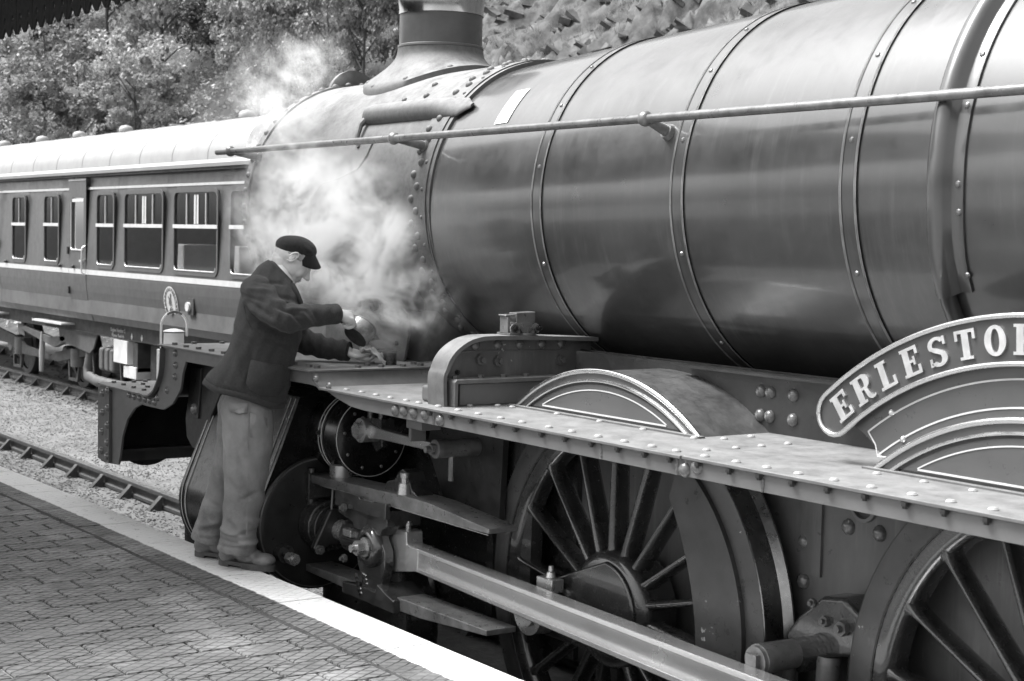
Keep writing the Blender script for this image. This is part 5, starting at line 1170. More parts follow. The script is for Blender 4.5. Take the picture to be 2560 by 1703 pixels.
def crown_mesh(name, seed, n, m, kind):
    r = np.random.default_rng(seed)
    K = 60 if kind == 'round' else 46
    u = r.normal(size=(K, 3)); u /= np.linalg.norm(u, axis=1)[:, None]; rad = r.uniform(.45, 1.0, K)[:, None]
    Cc_ = u*rad*np.array([1, 1, .85]) if kind == 'round' else u*rad*np.array([.8, .8, 1.1])
    Cc_[:, 2] += .05*r.normal(size=K)
    sz = r.uniform(.10, .24, K)
    def fn(k):
        i = r.integers(0, K, k); d = r.normal(size=(k, 3)); d /= np.linalg.norm(d, axis=1)[:, None]
        return Cc_[i]+d*(sz[i]*r.uniform(.3, 1, k)**.5)[:, None]*np.array([1.15, 1.15, .75])
    V_, F_ = leaves(n, fn, .034 if kind == 'round' else .026, .4)
    return npmesh(name, V_, F_, m)
crowns = [crown_mesh('crown', 11, 9500, 'leaf', 'round'), crown_mesh('crown', 12, 9000, 'leaf', 'tall'), crown_mesh('crown', 13, 8500, 'leaf_dark', 'round'), crown_mesh('crown', 14, 9500, 'leaf', 'round')]
def branchy(h, r0, seed, m=11):
    random.seed(seed); mb = MB(); top = Vector((random.uniform(-.08, .08), random.uniform(-.08, .08), h))
    P = [Vector((0, 0, 0)), Vector((top.x*.3, top.y*.3, h*.35)), Vector((top.x*.6+.03, top.y*.6, h*.7)), top]
    mb.tube(P, [r0, r0*.8, r0*.5, r0*.15], 7)
    for i in range(m):
        t = random.uniform(.15, .85); s = P[0].lerp(P[-1], t); a = random.uniform(0, 2*pi); L_ = random.uniform(.35, .8)*h*.55
        e_ = s+Vector((cos(a)*L_, sin(a)*L_, L_*random.uniform(.5, 1.1))); mi = (s+e_)/2+Vector((random.uniform(-.04, .04), random.uniform(-.04, .04), .05))*h*.4
        mb.tube([s, mi, e_], [r0*.42, r0*.28, r0*.08], 5)
    return mb
trunks = [branchy(1.25, .017, s).mesh('trunk', 'bark') for s in (3, 8)]
def place_tree(name, px, dist, h, cw, var, lab, grp, cat='tree', sink=0., py=None):
    ang = YAW+math.atan((px-1280)/FPX); x = -cos(ang)*dist; y = CAM_Y+sin(ang)*dist; zb = hillz(x, y)-.15
    t = thing(name, lab, cat, (x, y, zb), grp)
    tk = bpy.data.objects.new('trunk', trunks[var % 2]); COL.objects.link(tk); tk.parent = t; tk.scale = (h*.55, h*.55, h*.60); tk.rotation_euler = (0, 0, px*.7)
    cr = bpy.data.objects.new('crown', crowns[var % 4]); COL.objects.link(cr); cr.parent = t; cr.location = (0, 0, h*.60); cr.scale = (cw, cw, h*.46); cr.rotation_euler = (0, 0, px*1.3)
    return t
T_ = [ # px, dist, height, half width, variant, description
 (-40, 52, 5.6, 2.3, 0, 'pale leafy bush at the left edge of the hillside beneath the canopy teeth'),
 (60, 47, 3.6, 1.9, 3, 'low sprawling bush just above the far end of the coach roof'),
 (110, 58, 6.5, 2.4, 1, 'leafy tree behind the saw toothed canopy edge, high on the left'),
 (190, 50, 4.6, 2.0, 3, 'bright bush on the slope left of the tall round tree'),
 (150, 44, 2.7, 1.5, 0, 'small bush above the roof ventilators nearest the left edge'),
 (260, 62, 8.0, 2.4, 2, 'dark tree in the gap behind the bright bushes, upper left'),
 (330, 46, 4.0, 1.6, 0, 'pale lower bush left of the multi stemmed tree'),
 (400, 50, 7.2, 2.3, 3, 'large round pale tree with bare lower stems on the hillside'),
 (470, 54, 7.8, 2.2, 0, 'round crowned tree right of the largest pale tree'),
 (545, 58, 8.5, 2.2, 2, 'dark tree high on the slope, above the drifting steam'),
 (610, 60, 9.2, 2.3, 2, 'darkest tree near the top edge, left of the steam'),
 (690, 50, 7.6, 2.0, 1, 'feathery tree behind the rising steam'),
 (760, 47, 7.4, 1.9, 0, 'birch like tree over the smokebox front'),
 (840, 44, 6.8, 1.7, 1, 'light feathery tree left of the chimney'),
 (905, 43, 6.4, 1.5, 3, 'light bush touching the left side of the chimney'),
 (960, 48, 8.6, 1.8, 0, 'tree partly hidden behind the chimney, leftmost of those hidden'),
 (1040, 47, 8.4, 1.7, 1, 'tree wholly behind the chimney barrel'),
 (640, 40, 4.6, 1.3, 0, 'pale bush low on the slope just left of the smokebox'),
 (730, 38, 4.4, 1.2, 3, 'bush directly behind the upper smokebox edge'),
 (820, 37, 4.6, 1.15, 1, 'fine leaved bush over the smokebox, midway to the chimney'),
 (900, 36, 4.6, 1.1, 0, 'bush whose edge reaches the flare of the chimney base'),
 (990, 39, 6.2, 1.3, 3, 'bush behind the middle of the chimney'),
 (1090, 38, 6.0, 1.2, 1, 'slender bush behind the right half of the chimney'),
 (1170, 40, 6.6, 1.0, 0, 'bush just behind the right edge of the chimney'),
 (1330, 34, 1.5, .55, 1, 'small scrubby plant low on the rocky bank, nearest the chimney'),
 (1480, 33, 1.7, .8, 3, 'low tuft of scrub on the rocks above the first boiler band'),
 (1640, 32, 1.5, .7, 0, 'low scrub among the rocks above the middle of the boiler'),
 (1390, 37, 2.0, .8, 2, 'dark scrub high on the rocky bank right of the chimney'),
 (1560, 37, 2.2, .9, 2, 'dark scrub at the very top of the rocky bank'),
 (1760, 31, 1.2, .6, 1, 'rightmost tuft of scrub on the rocky bank'),
 (1228, 37, 4.4, .62, 1, 'thin upright shrub right beside the chimney'),
 (700, 60, 10.5, 2.6, 2, 'dark tree behind the feathery ones at the top edge'),
 (480, 66, 11, 2.8, 2, 'dark tree far up the slope at the top edge'),
 (330, 66, 10, 2.8, 0, 'pale tree far up the slope right of the canopy teeth'),
 (150, 70, 10, 3.0, 3, 'far tree seen through the gap under the canopy teeth'),
 (20, 68, 9.0, 3.0, 2, 'far dark tree behind the left edge bush'),
 (560, 46, 3.4, 1.5, 2, 'low dark scrub above the coach roof, left of the steam'),
 (250, 43, 2.2, 1.2, 1, 'low scrub peeping over the middle of the coach roof'),
]
for i, (px, d, h, cw, v_, lab) in enumerate(T_): place_tree('hillside_tree' if h > 4.5 else 'hillside_bush', px, d, h, cw, v_, lab, 'trees and bushes on the hillside', 'tree' if h > 4.5 else 'bush')
# undergrowth: uncountable leaves and blades over the slope
def under(n):
    ang = rng_.uniform(YAW-.36, YAW+.02, n); d = rng_.uniform(34, 78, n); x = -np.cos(ang)*d; y = CAM_Y+np.sin(ang)*d; k = (y > 7.2) & (y < 30); x, y = x[k], y[k]
    z = np.array([hillz(a, b_) for a, b_ in zip(x, y)])+rng_.uniform(0, .75, len(x))**1.0*(.6+.6*np.sin(x*.9)*np.sin(y*1.1)); return np.stack([x, y, z], 1)
V_, F_ = leaves(60000, under, .06, .3); o = bpy.data.objects.new('undergrowth', npmesh('undergrowth', V_, F_, 'leaf')); COL.objects.link(o); o['kind'] = 'stuff'
# grass blades on the rocky bank
def blades(name, n, fn, hgt, wid, m, lean=.5):
    P = fn(n); n = len(P); a = rng_.uniform(0, 2*pi, n); w_ = wid*rng_.uniform(.6, 1.3, n); h = hgt*rng_.uniform(.4, 1.3, n)
    dx, dy = np.cos(a)*w_, np.sin(a)*w_; lx_, ly_ = rng_.normal(size=n)*lean*h, rng_.normal(size=n)*lean*h-.25*h
    A = P-np.stack([dx, dy, 0*dx], 1); B_ = P+np.stack([dx, dy, 0*dx], 1); Mi = P+np.stack([lx_*.35, ly_*.35, h*.6], 1); T = P+np.stack([lx_, ly_, h], 1)
    V_ = np.stack([A, B_, Mi+np.stack([dx, dy, 0*dx], 1)*.6, T, Mi-np.stack([dx, dy, 0*dx], 1)*.6], 1).reshape(-1, 3); F_ = np.arange(5*n).reshape(-1, 5)
    o = bpy.data.objects.new(name, npmesh(name, V_, F_, m)); COL.objects.link(o); o['kind'] = 'stuff'; return o
def rockgrass(n):
    x = rng_.uniform(-36, -12, n); y = rng_.uniform(8, 20, n)
    k = np.array([mnoise.noise(Vector((a*.45+b_*.25, b_*.9-a*.35, 9)))+.5*mnoise.noise(Vector((a*1.7, b_*1.7, 2))) for a, b_ in zip(x, y)]) > -.02
    x, y = x[k], y[k]; return np.stack([x, y, np.array([rockz(a, b_) for a, b_ in zip(x, y)])-.02], 1)
blades('bank_grass', 45000, rockgrass, .15, .005, 'grass_blade', .35)
def weeds(n):
    x = rng_.uniform(-30, -8, n); y = rng_.uniform(.95, 3.2, n)
    k = np.array([mnoise.noise(Vector((a*.8, b_*1.5, 3))) for a, b_ in zip(x, y)]) > .22
    x, y = x[k], y[k]; return np.stack([x, y, np.full(len(x), -.15)], 1)
blades('track_weeds', 5000, weeds, .05, .006, 'grass_blade', .7)
def seamgrass(n):
    x = rng_.uniform(-14, -4, n); y = np.array([edge(a) for a in x])-.375+rng_.normal(size=n)*.012
    k = np.array([mnoise.noise(Vector((a*2.0, 0, 3))) for a in x]) > .05
    return np.stack([x[k], y[k], np.full(k.sum(), PZ)], 1)
blades('seam_grass', 2600, seamgrass, .012, .0012, 'leaf_dark', .8)
# ================================================================== PERSON
MP0 = Vector((-7.0, -1.53, 0)); MU = Vector((.42, .9075, 0)); MN = Vector((.9075, -.42, 0))
def PW(s, w, z): return MP0+MU*s+MN*(w-.07)+Vector((0, 0, z))
def skinmat(name, c, rough, sss=.0, nvar=.1):
    m = mat(name, c, rough, nvar=nvar, nscale=30, bump=.25, bscale=260); return m
skinmat('skin', .5, .45); skinmat('hair', .26, .8, nvar=.5)
def clothmat(name, c, nvar, wscale, blot=0., blotc=.3, bs=600):
    m = mat(name, c, .95, nvar=nvar, nscale=wscale, bump=.8, bscale=bs, blot=blot, blotc=blotc, spec=.15); m.node_tree.nodes['Principled BSDF'].inputs['Sheen Weight'].default_value = .12; return m
clothmat('tweed', .038, .22, 90); clothmat('cap_cloth', .02, .35, 80); clothmat('trouser_cloth', .22, .3, 5, .75, .11); clothmat('shirt', .75, .05, 10); clothmat('rag_cloth', .6, .25, 25, .4, .15)
mat('boot_leather', .12, .5, nvar=.35, nscale=16, bump=.5, bscale=60, rvar=.15); mat('boot_sole', .05, .8, nvar=.4, nscale=20)
mat('pan_metal', .30, .38, metal=.7, nvar=.5, nscale=14, rvar=.2, blot=.8, blotc=.04, bump=.4, bscale=70); mat('pan_sooty', .03, .6, nvar=.6, nscale=20, bump=.6, bscale=60)
man = thing('person', 'man in flat cap and dark jacket leaning over the locomotive, pouring from a pan', 'person', tuple(PW(0, 0, PZ)))
def capsule_chain(mb, pts, rs, n=14):     # thick tapered chain with rounded ends
    P = smooth(pts, 4) if len(pts) > 2 else [Vector(p) for p in pts]
    R = []
    for i in range(len(P)):
        f = i/(len(P)-1)*(len(rs)-1); a = int(min(f, len(rs)-2)); t = f-a; R.append(rs[a]*(1-t)+rs[a+1]*t)
    mb.tube(P, R, n); mb.ball(P[0], R[0]*.99, n, 8); mb.ball(P[-1], R[-1]*.99, n, 8); return mb
def ell(mb, c, ax, r, n=20, k=12):        # ellipsoid with axes (3 vectors) and radii
    vs = []
    for j in range(k+1):
        for i in range(n):
            a, b_ = pi*j/k, 2*pi*i/n
            vs.append(Vector(c)+ax[0]*(r[0]*sin(a)*cos(b_))+ax[1]*(r[1]*sin(a)*sin(b_))+ax[2]*(r[2]*cos(a)))
    return mb.add(vs, [(j*n+i, j*n+(i+1) % n, (j+1)*n+(i+1) % n, (j+1)*n+i) for j in range(k) for i in range(n)])
def fuse(mb, name, m, parent, voxel, it=3, fn=None, fac=.6):
    me = mb.mesh('tmp', m, 0); o = bpy.data.objects.new('tmp', me); COL.objects.link(o)
    r = o.modifiers.new('r', 'REMESH'); r.mode = 'VOXEL'; r.voxel_size = voxel; r.use_smooth_shade = True
    s_ = o.modifiers.new('s', 'SMOOTH'); s_.iterations = it; s_.factor = fac
    bpy.context.view_layer.update()
    me2 = bpy.data.meshes.new_from_object(o.evaluated_get(bpy.context.evaluated_depsgraph_get())); bpy.data.objects.remove(o)
    me2.name = name; me2.materials.clear(); me2.materials.append(MATS[m])
    if fn:
        n = len(me2.vertices); co = np.empty(n*3, np.float32); no = np.empty(n*3, np.float32); me2.vertices.foreach_get('co', co); me2.vertices.foreach_get('normal', no)
        co = co.reshape(-1, 3); no = no.reshape(-1, 3); d = fn(co.astype(float), no.astype(float)); co = co+no*d[:, None].astype(np.float32)
        me2.vertices.foreach_set('co', co.ravel()); me2.update()
    me2.shade_smooth(); f = bpy.data.objects.new(name, me2); COL.objects.link(f); par(f, parent); return f
up_ax = Vector((0, 0, 1))
# --- head frame
pt = radians(38)
HF = (MU*cos(pt)-up_ax*sin(pt)); HU = (MU*sin(pt)+up_ax*cos(pt)); HS = MN
HC = PW(.246, .07, 2.212)
def hp_(f, s, h): return HC+HF*f+HS*s+HU*h
body = MB()
ell(body, hp_(-.012, 0, .020), (HF, HS, HU), (.096, .075, .080)); ell(body, hp_(.02, 0, -.01), (HF, HS, HU), (.074, .066, .088))
ell(body, hp_(.045, 0, -.055), (HF, HS, HU), (.042, .047, .045)); ell(body, hp_(.068, 0, -.088), (HF, HS, HU), (.018, .026, .018))   # jaw, chin
ell(body, hp_(.0, 0, -.055), (HF, HS, HU), (.062, .058, .05))
for s in (-1, 1): ell(body, hp_(.058, s*.038, -.028), (HF, HS, HU), (.024, .02, .026)); ell(body, hp_(.078, s*.03, .030), (HF, HS, HU), (.012, .022, .010))
ell(body, hp_(.088, 0, .032), (HF, HS, HU), (.008, .014, .010))
capsule_chain(body, [hp_(.086, 0, .022), hp_(.100, 0, -.008), hp_(.113, 0, -.026)], [.009, .010, .012], 10); ell(body, hp_(.100, .011, -.030), (HF, HS, HU), (.010, .008, .008), 10, 8); ell(body, hp_(.100, -.011, -.030), (HF, HS, HU), (.010, .008, .008), 10, 8)
ell(body, hp_(.083, 0, -.050), (HF, HS, HU), (.011, .022, .006), 12, 8); ell(body, hp_(.081, 0, -.062), (HF, HS, HU), (.011, .020, .007), 12, 8)
capsule_chain(body, [hp_(-.035, 0, -.02), PW(.195, .07, 2.16), PW(.15, .07, 2.08)], [.058, .058, .075], 18)
# torso core, arms, legs under the clothes
capsule_chain(body, [PW(.13, .07, 2.02), PW(.13, .07, 1.80), PW(.05, .07, 1.55)], [.11, .11, .12], 16)
AR = [PW(.09, .245, 2.065), PW(.19, .36, 1.935), PW(.34, .26, 1.955), PW(.462, .165, 1.962)]
AL = [PW(.17, -.09, 2.05), PW(.29, -.15, 1.815), PW(.41, -.11, 1.775), PW(.525, -.055, 1.766)]
capsule_chain(body, [PW(.12, .07, 2.04), AR[0]], [.08, .05], 12); capsule_chain(body, [PW(.12, .07, 2.04), AL[0]], [.08, .05], 12)
capsule_chain(body, AR, [.046, .04, .034, .027], 12); capsule_chain(body, AL, [.046, .04, .034, .027], 12)
LR = [PW(.045, .14, 1.50), PW(.055, .15, 1.16), PW(-.005, .12, .92), PW(-.01, .10, .88)]
LL = [PW(.02, -.01, 1.50), PW(-.04, -.06, 1.16), PW(-.125, -.12, .93), PW(-.13, -.13, .89)]
for L_ in (LR, LL): capsule_chain(body, [PW(.05, .07, 1.55), L_[0]], [.11, .09], 12); capsule_chain(body, L_, [.085, .06, .042, .045], 12)
# hands
def hand(mb, wrist, fwd, nrm, side, curl, spread=.018, thumb=1, sc=1.):
    fwd = fwd.normalized(); nrm = (nrm-fwd*nrm.dot(fwd)).normalized(); sd = fwd.cross(nrm)*side
    ell(mb, wrist+fwd*.045*sc, (fwd, sd, nrm), (.050*sc, .041*sc, .0165*sc), 14, 10); ell(mb, wrist+fwd*.02*sc, (fwd, sd, nrm), (.04*sc, .030*sc, .019*sc), 14, 8)
    for i, (L_, off) in enumerate(((.070, .030), (.078, .0105), (.073, -.0095), (.058, -.028))):
        p = wrist+fwd*(.082-.004*abs(i-1))*sc+sd*off*sc; d = fwd.copy(); P = [wrist+fwd*.05*sc+sd*off*.9*sc, p]; c = curl[i]
        for q, f_ in enumerate((.42, .33, .25)):
            R = Matrix.Rotation(-c[q], 3, sd*side) if False else None
            d = (d*cos(c[q])-nrm*sin(c[q])).normalized(); nn_ = nrm; p = p+d*L_*f_*sc; P.append(p)
            nrm2 = (nrm*cos(c[q])+fwd*0); 
        capsule_chain(mb, P, [.0095*sc, .0098*sc, .0090*sc, .0082*sc, .0072*sc], 9)
    a = wrist+fwd*.02*sc+sd*.026*sc; b_ = a+(fwd*.6+sd*.62-nrm*.35).normalized()*.042*sc*thumb; c_ = b_+(fwd*.85+sd*.10-nrm*.55).normalized()*.032*sc; e_ = c_+(fwd*.8-sd*.25-nrm*.6).normalized()*.026*sc
    capsule_chain(mb, [a, b_, c_, e_], [.015*sc, .0125*sc, .0105*sc, .009*sc], 9)
def finger_curl(a, b_, c): return (a, b_, c)
hd_f = (MU*.93-up_ax*.20-MN*.25)
# right hand: fist over the pan handle, back of the hand up and towards us
def fist(mb, w0, fwd, upv, thumb_side):
    fwd = fwd.normalized(); upv = (upv-fwd*upv.dot(fwd)).normalized(); sd = fwd.cross(upv).normalized()*thumb_side
    ell(mb, w0+fwd*.038, (fwd, sd, upv), (.050, .041, .024), 16, 10); ell(mb, w0+fwd*.062-upv*.004, (fwd, sd, upv), (.024, .040, .026), 14, 8)
    for i, off in enumerate((.030, .0105, -.0095, -.028)):
        k0 = w0+fwd*(.078-.003*abs(i-1))+sd*off+upv*.010; k1 = k0+fwd*.020-upv*.026; k2 = k1-fwd*.018-upv*.022; k3 = k2-fwd*.026+upv*.004
        capsule_chain(mb, [w0+fwd*.05+sd*off*.9+upv*.012, k0, k1, k2, k3], [.009, .0112, .0105, .0098, .0085], 9)
    a = w0+fwd*.018+sd*.03-upv*.004; capsule_chain(mb, [a, a+fwd*.034+sd*.014-upv*.014, a+fwd*.062+sd*.006-upv*.028, a+fwd*.074-sd*.016-upv*.036], [.0145, .0128, .0112, .0095], 9)
fist(body, AR[3]+MU*.0-up_ax*.0, MU*.80-up_ax*.28-MN*.40, up_ax*.75+MN*.55, -1)
# left hand: palm up under the pan, fingers round the rag
def openhand(mb, w0, fwd, upv, thumb_side):
    fwd = fwd.normalized(); upv = (upv-fwd*upv.dot(fwd)).normalized(); sd = fwd.cross(upv).normalized()*thumb_side
    ell(mb, w0+fwd*.042, (fwd, sd, upv), (.052, .042, .017), 16, 10)
    for i, (off, L_) in enumerate(((.031, .068), (.0105, .076), (-.0105, .070), (-.030, .055))):
        k0 = w0+fwd*(.082-.004*abs(i-1))+sd*off; c0 = .25+.13*i; d0 = fwd*cos(c0)+upv*sin(c0); d1 = fwd*cos(c0+.6)+upv*sin(c0+.6); d2 = fwd*cos(c0+1.15)+upv*sin(c0+1.15)
        k1 = k0+d0*L_*.44; k2 = k1+d1*L_*.34; k3 = k2+d2*L_*.24
        capsule_chain(mb, [w0+fwd*.045+sd*off*.9, k0, k1, k2, k3], [.0095, .0105, .0095, .0088, .0078], 9)
    a = w0+fwd*.015+sd*.026+upv*.002; capsule_chain(mb, [a, a+fwd*.03+sd*.024+upv*.012, a+fwd*.06+sd*.024+upv*.026, a+fwd*.082+sd*.014+upv*.034], [.015, .0125, .0108, .009], 9)
openhand(body, AL[3], MU*.92-up_ax*.26+MN*.05, up_ax*.8+MN*.35, 1)
bodyo = fuse(body, 'body', 'skin', man, .0036, 2)
# ears, eyes, hair as parts with a look of their own
for s in (1, -1):
    er = MB(); ec = hp_(-.008, s*.077, .012); ux = (HF*.25+HU).normalized(); fx = (HF-HU*.25).normalized()
    er.tube([ec+fx*(.015*cos(t)-.002)+ux*(.029*sin(t)+.004*cos(t))+HS*s*(.008-.004*cos(t)) for t in np.linspace(-2.0, 3.3, 22)], [.0042]*22, 8)
    ell(er, ec-HS*s*.002, (fx, HS, ux), (.013, .006, .026), 12, 8); ell(er, ec-ux*.027+fx*.004+HS*s*.004, (fx, HS, ux), (.007, .005, .008), 10, 6); ell(er, ec+fx*.004-ux*.003+HS*s*.006, (fx, HS, ux), (.004, .004, .010), 8, 6)
    er.build('ear', 'skin', bodyo, 60)
    ye = MB(); ell(ye, hp_(.076, s*.030, .016), (HF, HS, HU), (.010, .0115, .0095), 14, 10); ye.build('eye', 'shirt', bodyo, 60)
    ld = MB(); ell(ld, hp_(.0785, s*.030, .0195), (HF, HS, HU), (.010, .0145, .0085), 14, 8); ld.build('eyelid', 'skin', bodyo, 60)
    eb = MB(); capsule_chain(eb, [hp_(.090, s*.014, .034), hp_(.090, s*.030, .038), hp_(.078, s*.046, .033)], [.003, .0035, .002], 6); eb.build('eyebrow', 'hair', bodyo, 60)
MB().tube([hp_(.089, -.022, -.0555), hp_(.0945, 0, -.0560), hp_(.089, .022, -.0555), hp_(.080, .030, -.057)], [.0012, .0016, .0014, .001], 5).build('mouth_line', 'hair', bodyo)
ha = MB(); n1, n2 = 26, 16; vs = []
for j in range(n2+1):
    for i in range(n1+1):
        a = radians(62+236*i/n1); b_ = radians(-34+88*j/n2); q_ = Vector((cos(b_)*cos(a), cos(b_)*sin(a), sin(b_))); 
        q = hp_(-.012+.1035*q_.x, .0795*q_.y, .03+.0915*q_.z) if j >= 5 else hp_(-.010+.096*q_.x*1.0, .074*q_.y, .03+.098*q_.z)
        e_ = min(1, min(i, n1-i)/2.5, j/3.)
        if (q-hp_(-.016, 0, .044)).dot((HU*.9-HF*.44).normalized()) > -.004: e_ = -3.
        q = q.lerp(hp_(-.012, 0, .02), .05*(1-e_)+.0)
        vs.append(q)
ha.add(vs, [(j*(n1+1)+i, j*(n1+1)+i+1, (j+1)*(n1+1)+i+1, (j+1)*(n1+1)+i) for j in range(n2) for i in range(n1)]).build('hair', 'hair', bodyo, 60)
# shirt collar
cn = PW(.205, .07, 2.150); cax = (MU*.72+up_ax*.69).normalized(); cfx = (MU-cax*MU.dot(cax)).normalized()
def collar(name, m, h0, r0, h1, r1, a0, th_, parent, dip=0.):
    A1, B1 = [], []
    for i in range(37):
        t = a0+(2*pi-2*a0)*i/36; c_, s_ = cos(t), sin(t); d_ = -cax*dip*max(0, c_)
        A1.append(cn+cfx*(r0*c_*1.12)+MN*(r0*s_)+cax*h0+d_); B1.append(cn+cfx*(r1*c_*1.12)+MN*(r1*s_)+cax*h1+d_)
    c2 = MB().strip(A1, B1).build(name, m, parent, 60); c2.modifiers.new('t', 'SOLIDIFY').thickness = th_; return c2
collar('shirt_collar', 'shirt', .020, .0655, -.05, .072, 0, .004, man, .012)
# --- jacket
jk = MB(); SEC = [ # z, back s, front s, half width, w centre, tilt (front lower)
 (2.170, .132, .238, .070, .07, -.045), (2.140, .085, .255, .105, .07, -.040), (2.10, .045, .268, .150, .07, -.03), (2.06, .016, .278, .188, .07, -.02), (2.02, .0, .285, .200, .07, -.01), (1.98, -.010, .292, .205, .07, .01), (1.91, -.024, .298, .203, .07, 0), (1.84, -.037, .293, .200, .07, 0), (1.775, -.057, .276, .198, .07, -.01), (1.71, -.086, .254, .198, .07, -.02), (1.65, -.122, .240, .203, .07, -.035), (1.60, -.155, .225, .208, .07, -.052), (1.575, -.163, .215, .209, .07, -.058)]
n_ = 44; vs = []
for z, b_, f, hw, wc, tl in SEC:
    for i in range(n_):
        t = 2*pi*i/n_; cs, sn = cos(t), sin(t); ex__ = .82
        s = (b_+f)/2+(f-b_)/2*(abs(cs)**ex__)*(1 if cs > 0 else -1); w = wc+hw*(abs(sn)**ex__)*(1 if sn > 0 else -1)
        vs.append(PW(s, w, z+tl*(s-(b_+f)/2)/((f-b_)/2)))
jk.add(vs, [(j*n_+i, j*n_+(i+1) % n_, (j+1)*n_+(i+1) % n_, (j+1)*n_+i) for j in range(len(SEC)-1) for i in range(n_)]+[tuple(range(n_)), tuple(range(len(SEC)*n_-1, (len(SEC)-1)*n_-1, -1))])
ARs = [PW(.075, .20, 2.065), PW(.09, .245, 2.05), PW(.135, .32, 1.985), PW(.20, .355, 1.94), PW(.30, .29, 1.955), PW(.452, .172, 1.962)]
ALs = [PW(.16, -.06, 2.05), PW(.20, -.12, 1.97), PW(.28, -.155, 1.83), PW(.34, -.14, 1.80), PW(.43, -.10, 1.778), PW(.530, -.053, 1.768)]
capsule_chain(jk, ARs[:-1], [.078, .078, .070, .066, .060], 18); jk.tube([ARs[3], ARs[4], ARs[5]], [.066, .058, .047], 20)
capsule_chain(jk, ALs[:-1], [.078, .070, .064, .060, .055], 18); jk.tube([ALs[3], ALs[4], ALs[5]], [.060, .054, .048], 20)
NP_ = np.array
u_, n__, p0_ = NP_(MU), NP_(MN), NP_(MP0)
def local(co): d = co-p0_; return d@u_, d@n__+.07, d[:, 2]
def gauss_line(a, b_, P, wd):      # distance falloff to a segment in (s,z) with fold profile
    a, b_ = NP_(a), NP_(b_); d = b_-a; t = np.clip(((P-a)@d)/(d@d), 0, 1); q = P-(a+t[:, None]*d); dist = np.hypot(q[:, 0], q[:, 1])
    return np.exp(-(dist/wd)**2)*np.sin(np.pi*np.clip(t, .02, .98))**.6
def jfold(co, no):
    s, w, z = local(co); P = np.stack([s, z], 1); near = (w > .07); d = np.zeros(len(s))
    F = [((.02, 2.03), (.15, 1.95), .010, -.009), ((.03, 2.01), (.20, 1.90), .014, .009), ((.0, 2.05), (.12, 2.02), .010, -.006), ((.02, 2.08), (.16, 2.07), .010, .006), ((.06, 2.115), (.22, 2.10), .008, -.005),
         ((.14, 2.03), (.27, 2.0), .010, .008), ((.16, 2.0), (.28, 1.96), .008, -.008), ((.2, 1.99), (.31, 1.99), .007, .006), ((.24, 1.97), (.30, 1.90), .009, -.007), ((.28, 1.98), (.34, 1.91), .009, .006), ((.33, 1.99), (.37, 1.92), .009, -.005),
         ((.05, 1.93), (.22, 1.86), .016, -.008), ((.0, 1.88), (.18, 1.80), .02, .006), ((.1, 1.85), (.26, 1.80), .014, -.006), ((-.02, 1.80), (.02, 1.62), .02, .006), ((.06, 1.80), (.05, 1.60), .014, -.005), ((.24, 1.84), (.23, 1.58), .014, .005)]
    for a, b_, wd, am in F: d += np.where(near, 1.6*am*gauss_line(a, b_, P, wd*1.1), 0)
    d += .0022*np.sin(s*60+z*34+3*np.sin(z*20))*np.clip((2.02-z)*6, 0, 1)+.0015*np.sin(s*110-z*50)
    # left sleeve creases
    d += np.where((w < .0) & (s > .25), .004*np.sin(s*120+z*40), 0)
    return d
jko = fuse(jk, 'jacket', 'tweed', man, .006, 3, jfold)
jko.modifiers.new('sub', 'SUBSURF').levels = 0
# flared hem skirt and tail
sk = MB(); A1, B1, C1 = [], [], []
for i in range(61):
    t = 2*pi*i/60; cs, sn = cos(t), sin(t); e8 = .82
    def q_(b_, f, hw, z, tl): s = (b_+f)/2+(f-b_)/2*(abs(cs)**e8)*(1 if cs > 0 else -1); w = .07+hw*(abs(sn)**e8)*(1 if sn > 0 else -1); return PW(s, w, z+tl*(s-(b_+f)/2)/((f-b_)/2)+.004*sin(5*t))
    A1.append(q_(-.128, .240, .204, 1.64, -.03)); B1.append(q_(-.163, .224, .210, 1.585, -.055)); C1.append(q_(-.174, .214, .211, 1.558, -.058))
sk.strip(A1, B1); sk.strip(B1, C1); so_ = sk.build('jacket_hem', 'tweed', man, 60); md_ = so_.modifiers.new('t', 'SOLIDIFY'); md_.thickness = .005
# pocket, collar roll, buttons
def onside(s, z, off=0.):     # near side surface of the jacket
    best = None
    for k_ in range(len(SEC)-1):
        if SEC[k_][0] >= z >= SEC[k_+1][0]:
            f_ = (SEC[k_][0]-z)/(SEC[k_][0]-SEC[k_+1][0]); b_, fr_, hw = [SEC[k_][q]*(1-f_)+SEC[k_+1][q]*f_ for q in (1, 2, 3)]
            cs = min(.98, abs((s-(b_+fr_)/2)/((fr_-b_)/2)))**(1/.82); return PW(s, .07+hw*(sqrt(max(0, 1-cs*cs))**.82)+off, z)
    return PW(s, .28+off, z)
pk = MB(); sz = [(.055, 1.745), (.20, 1.72), (.205, 1.66), (.195, 1.60), (.17, 1.575), (.10, 1.585), (.05, 1.61), (.035, 1.64), (.045, 1.70)]
ps_ = [onside(s, z, .006) for s, z in sz]; pc = onside(.12, 1.66, .012)
pk.add([pc]+ps_, [(0, 1+i, 1+(i+1) % len(ps_)) for i in range(len(ps_))]); po = pk.build('pocket', 'tweed', jko, 60); md_ = po.modifiers.new('t', 'SOLIDIFY'); md_.thickness = .011
MB().tube([onside(s, z, .007) for s, z in sz+sz[:1]], .0024, 5).build('pocket_seam', 'black_satin', jko)
MB().tube([onside(s, z, .002) for s, z in [(.02, 2.0), (.035, 1.93), (.075, 1.86), (.10, 1.80)]], .002, 5).build('side_seam', 'cap_cloth', jko)
collar('jacket_collar', 'tweed', .004, .071, -.042, .089, .75, .007, jko)
